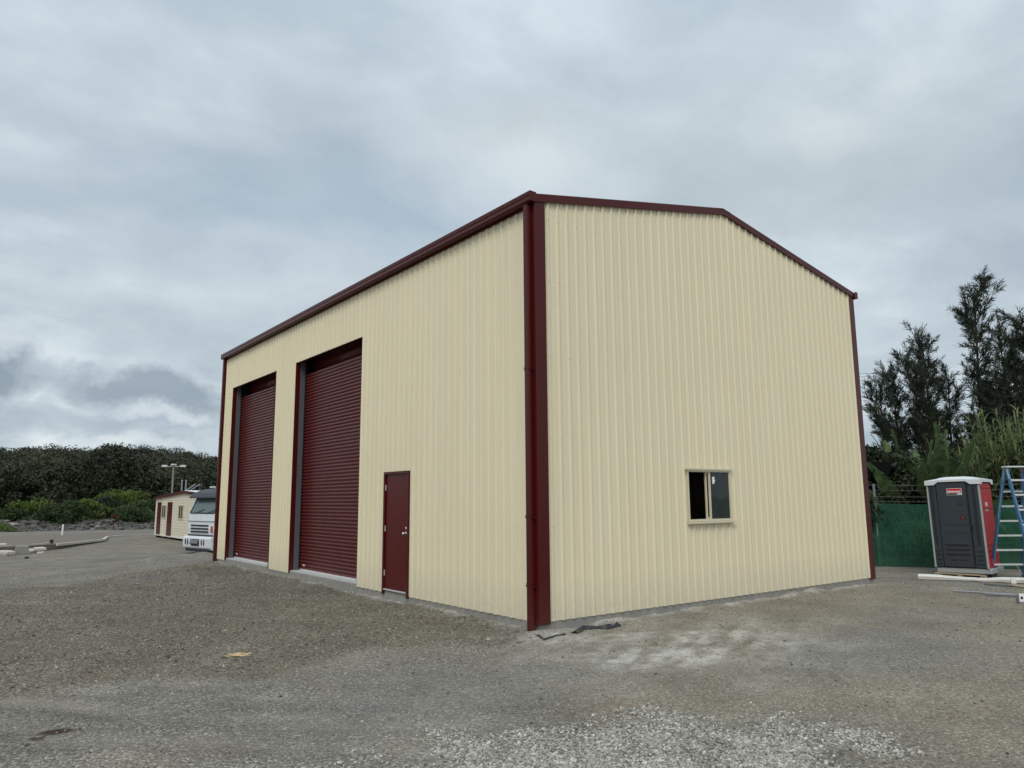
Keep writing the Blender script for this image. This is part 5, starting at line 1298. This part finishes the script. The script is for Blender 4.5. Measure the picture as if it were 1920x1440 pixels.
# roof: shallow dome
mb = MB(); nx_, ny_ = 13, 11; ox = .03
vs = []
for j in range(ny_):
    for i in range(nx_):
        u = i/(nx_-1); v = j/(ny_-1); x = -ox+u*(PW+2*ox); y = -ox+v*(PDp+2*ox); e = min(u, 1-u)*2; f2 = min(v, 1-v)*2
        z = tz+.075+.075*min(1, e*1.6)**.7*min(1, f2*2)**.5+(.012 if .2 < u < .8 else 0); vs.append((x, y, z))
fs = [(j*nx_+i, j*nx_+i+1, (j+1)*nx_+i+1, (j+1)*nx_+i) for j in range(ny_-1) for i in range(nx_-1)]
mb.add(vs, fs)
# skirt, raised over the door
def skirt(pts_top, low): 
    for a, b, la, lb2 in zip(pts_top[:-1], pts_top[1:], low[:-1], low[1:]): mb.add([a, b, (b[0], b[1], lb2), (a[0], a[1], la)], [(3, 2, 1, 0)])
front = [vs[i] for i in range(nx_)]; skirt(front, [tz+.045 if .17 < i/(nx_-1) < .78 else tz-.03 for i in range(nx_)])
right = [vs[j*nx_+nx_-1] for j in range(ny_)]; skirt(right, [tz-.04 if j < 2 or j > 8 else tz+.02 for j in range(ny_)])
back_ = [vs[(ny_-1)*nx_+i] for i in range(nx_)][::-1]; skirt(back_, [tz-.03]*nx_)
left = [vs[j*nx_] for j in range(ny_)][::-1]; skirt(left, [tz-.03]*ny_)
ro = mb.build('roof', white_pl, toi, smooth=False); sol = ro.modifiers.new('t', 'SOLIDIFY'); sol.thickness = .012; sol.offset = 1

# ------------------------------------------------------------------ ladder
lft = at(1858, 1084, -.45); 
lad = empty('step_ladder', (0, 0, 0), 0, 'tall blue fibreglass step ladder with aluminium treads beside the toilet', 'ladder')
ltop_d = math.hypot(lft.x-CAM[0], lft.y-CAM[1])
rightv = Vector((R3[0], R3[1], 0)).normalized(); fwd = Vector((_F[0], _F[1], 0)).normalized()
# local view frame at the ladder's azimuth
va = (Vector((lft.x-CAM[0], lft.y-CAM[1], 0))).normalized(); vr = Vector((va.y, -va.x, 0))
bar = (vr*math.cos(rad(32))+va*math.sin(rad(32))).normalized(); spr = (vr*math.cos(rad(58))-va*math.sin(rad(58))).normalized()
LB = Vector((lft.x, lft.y, -.45)); HL = 2.66; half = .86
# section A (left): feet at LB and LB + bar*.78; top at  + spr*half
topL = LB+spr*(half-.12)+bar*.14+Vector((0, 0, HL)); topR = topL+bar*.44
lad.location = LB
def rail(name, a, b, w_=.085, d_=.04, mat=blue_fg, sv=None):
    a, b = Vector(a)-LB, Vector(b)-LB; d = (b-a).normalized(); s1 = (sv or spr).cross(d).normalized(); s2 = d.cross(s1).normalized()
    P_ = [a+s2*sx*w_/2+s1*sy*d_/2 for sx, sy in ((-1, -1), (1, -1), (1, 1), (-1, 1))]
    return MB().prism(P_, (0, 0, 0), b-a).build(name, mat, lad, .004)
ftA = [LB, LB+bar*.80]; ftB = [LB+spr*(2*half)-bar*.05, LB+spr*(2*half)+bar*.80]
HT_ = Vector((0, 0, HL))
rails = []
for f, tpt in zip(ftA, (topL, topR)): rails.append((f, tpt, rail('front_rail', f, tpt)))
tB = [topL+spr*.07, topR+spr*.07]
for f, tpt in zip(ftB, tB): rails.append((f, tpt, rail('rear_rail', f, tpt)))
def tread(f0, t0, f1, t1, u, w_, th, name):
    a = Vector(f0).lerp(Vector(t0), u)-LB; b = Vector(f1).lerp(Vector(t1), u)-LB; d = (b-a).normalized(); s_ = Vector((-d.y, d.x, 0))
    return MB().prism([a+s_*w_/2+Vector((0, 0, -th/2)), a-s_*w_/2+Vector((0, 0, -th/2)), a-s_*w_/2+Vector((0, 0, th/2)), a+s_*w_/2+Vector((0, 0, th/2))], (0, 0, 0), b-a).build(name, alu, lad, .003)
for k in range(6): tread(ftA[0], topL, ftA[1], topR, .125+k*.133, .07, .042, 'tread')
for k in range(7): tread(ftB[0], tB[0], ftB[1], tB[1], .11+k*.13, .09, .042, 'tread')
tc = (topL+topR)/2+spr*.035-LB
MB().box(tc+Vector((0, 0, .03)), (.52, .20, .035), Matrix.Rotation(math.atan2(bar.y, bar.x), 3, 'Z')).build('top_cap', alu, lad, .008)
for tpt in (topL, topR): MB().box(tpt+spr*.035-LB+Vector((0, 0, -.04)), (.05, .17, .11), Matrix.Rotation(math.atan2(bar.y, bar.x), 3, 'Z')).build('hinge_bracket', steel_dark, lad, .006)
# bright label strips on the rails
for (f, tpt, o_) in (rails[0], rails[2]):
    a = Vector(f).lerp(Vector(tpt), .90)-LB; b = Vector(f).lerp(Vector(tpt), .985)-LB
    for s_ in (-1,): MB().tube([a-va*.03, b-va*.03], .03, 4, flat=.3).build('rail_end_cap', lad_lbl, lad)
a = Vector(rails[0][0]).lerp(Vector(rails[0][1]), .55)-LB-va*.03; b = Vector(rails[0][0]).lerp(Vector(rails[0][1]), .85)-LB-va*.03
MB().tube([a, b], .022, 4, flat=.3).build('rail_label', lad_lbl, lad)
# diagonal braces under the lowest treads
for f, t_, g_, h_ in ((ftA[0], topL, ftA[1], topR), (ftA[1], topR, ftA[0], topL)):
    a = Vector(f).lerp(Vector(t_), .02)-LB; b = (Vector(f).lerp(Vector(t_), .125)).lerp(Vector(g_).lerp(Vector(h_), .125), .25)-LB
    MB().tube([a, b], .010, 5).build('brace', alu, lad)
for f in ftA+ftB: MB().box(Vector(f)-LB+Vector((0, 0, .012)), (.09, .05, .03), Matrix.Rotation(.3, 3, 'Z')).build('foot', black_pl, lad, .004)
MB().tube([Vector(rails[0][0]).lerp(Vector(rails[0][1]), .66)-LB, Vector(rails[2][0]).lerp(Vector(rails[2][1]), .66)-LB], .008, 5).build('spreader', alu, lad)

# ------------------------------------------------------------------ things lying before the toilet
def gp(px, py): return gat(px, py, -.4)
a, b = gp(1722, 1086), gp(1925, 1094)
def flash(name, a, b, label, w_=.16, h=.07, mat=wrap, cat='flashing'):
    L = (b-a).length; n_ = 26; mb = MB(); d = (b-a).normalized(); s_ = Vector((-d.y, d.x, 0)); rings = []
    for i in range(n_+1):
        t = i/n_; c = d*L*t; wv = .02*math.sin(t*9)+.012*math.sin(t*23); hh_ = h*(1+.35*math.sin(t*7+1)); zb = max(0, gz(a.x+c.x, a.y+c.y)-a.z)+.01
        rings.append([c-s_*w_*.5+Vector((0, 0, zb)), c-s_*w_*.48+Vector((0, 0, zb+hh_*.75)), c-s_*(w_*.2-wv)+Vector((0, 0, zb+hh_)), c+s_*(w_*.5)+Vector((0, 0, zb+hh_+.02)), c+s_*w_*.5+Vector((0, 0, zb))])
    for r_ in rings: mb.v += [tuple(q) for q in r_]
    m5 = 5
    for i in range(n_):
        for k in range(m5): mb.f.append((i*m5+k, i*m5+(k+1) % m5, (i+1)*m5+(k+1) % m5, (i+1)*m5+k))
    mb.f.append((0, 1, 2, 3, 4)); mb.f.append(tuple(n_*m5+k for k in (4, 3, 2, 1, 0)))
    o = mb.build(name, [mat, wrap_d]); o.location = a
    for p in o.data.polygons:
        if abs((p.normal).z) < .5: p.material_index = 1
    return tag(o, label, cat)
flb = flash('steel_flashing', a, b, 'long pale folded steel flashing bundle lying before the toilet pallet')
dq = (b-a).normalized(); mb = MB(); mb.box((0, 0, .055), (.10, .22, .12), Matrix.Rotation(math.atan2(dq.y, dq.x), 3, 'Z'))
o = mb.build('wrapping_band', sign_white, flb, .004); o.location = dq*((b-a).length*.885)
a2, b2 = gp(1846, 1097), gp(1898, 1101); o = MB().box((b2-a2)/2+Vector((0, 0, .025)), ((b2-a2).length, .10, .03), Matrix.Rotation(math.atan2((b2-a2).y, (b2-a2).x), 3, 'Z')).build('steel_offcut', steel_dark, None, .004); o.location = a2; tag(o, 'short dark steel offcut on the gravel between the flashing and the thin rail', 'offcut')
a3, b3 = gp(1896, 1099), gp(1930, 1103); o = MB().box((b3-a3)/2+Vector((0, 0, .02)), ((b3-a3).length, .14, .025), Matrix.Rotation(math.atan2((b3-a3).y, (b3-a3).x), 3, 'Z')).build('timber_board', timber, None, .004); o.location = a3; tag(o, 'flat brown board at the right edge beside the flashing', 'board')
a4, b4 = gp(1787, 1111), gp(1912, 1119); v = b4-a4; zz = Vector((0, 0, .03)); o = MB().tube([zz, v*.5+zz*1.1, v+zz], .016, 8).build('thin_rail', galv); o.location = a4; tag(o, 'long thin pale steel rail lying on the gravel towards the tagged end post', 'rail')
a5 = gp(1845, 1117.5); b5 = gp(1940, 1122); v = b5-a5; o = MB().tube([zz, v+zz], .018, 8).build('thin_rail', steel_dark); o.location = a5; tag(o, 'darker thin rail lying just in front of the pale one', 'rail')
a6 = gp(1914, 1132); tb_ = empty('tagged_post_foot', a6, -YAW, 'short pale steel post end with a white tag at the right edge', 'post end')
MB().bb(-.045, .045, -.05, .05, .0, .15).build('post_end', galv, tb_, .006); MB().bb(-.05, .05, -.056, -.051, .04, .17).build('paper_tag', sign_white, tb_)
MB().bb(-.03, .01, -.0575, -.0565, .08, .12).build('tag_mark', black_pl, tb_)
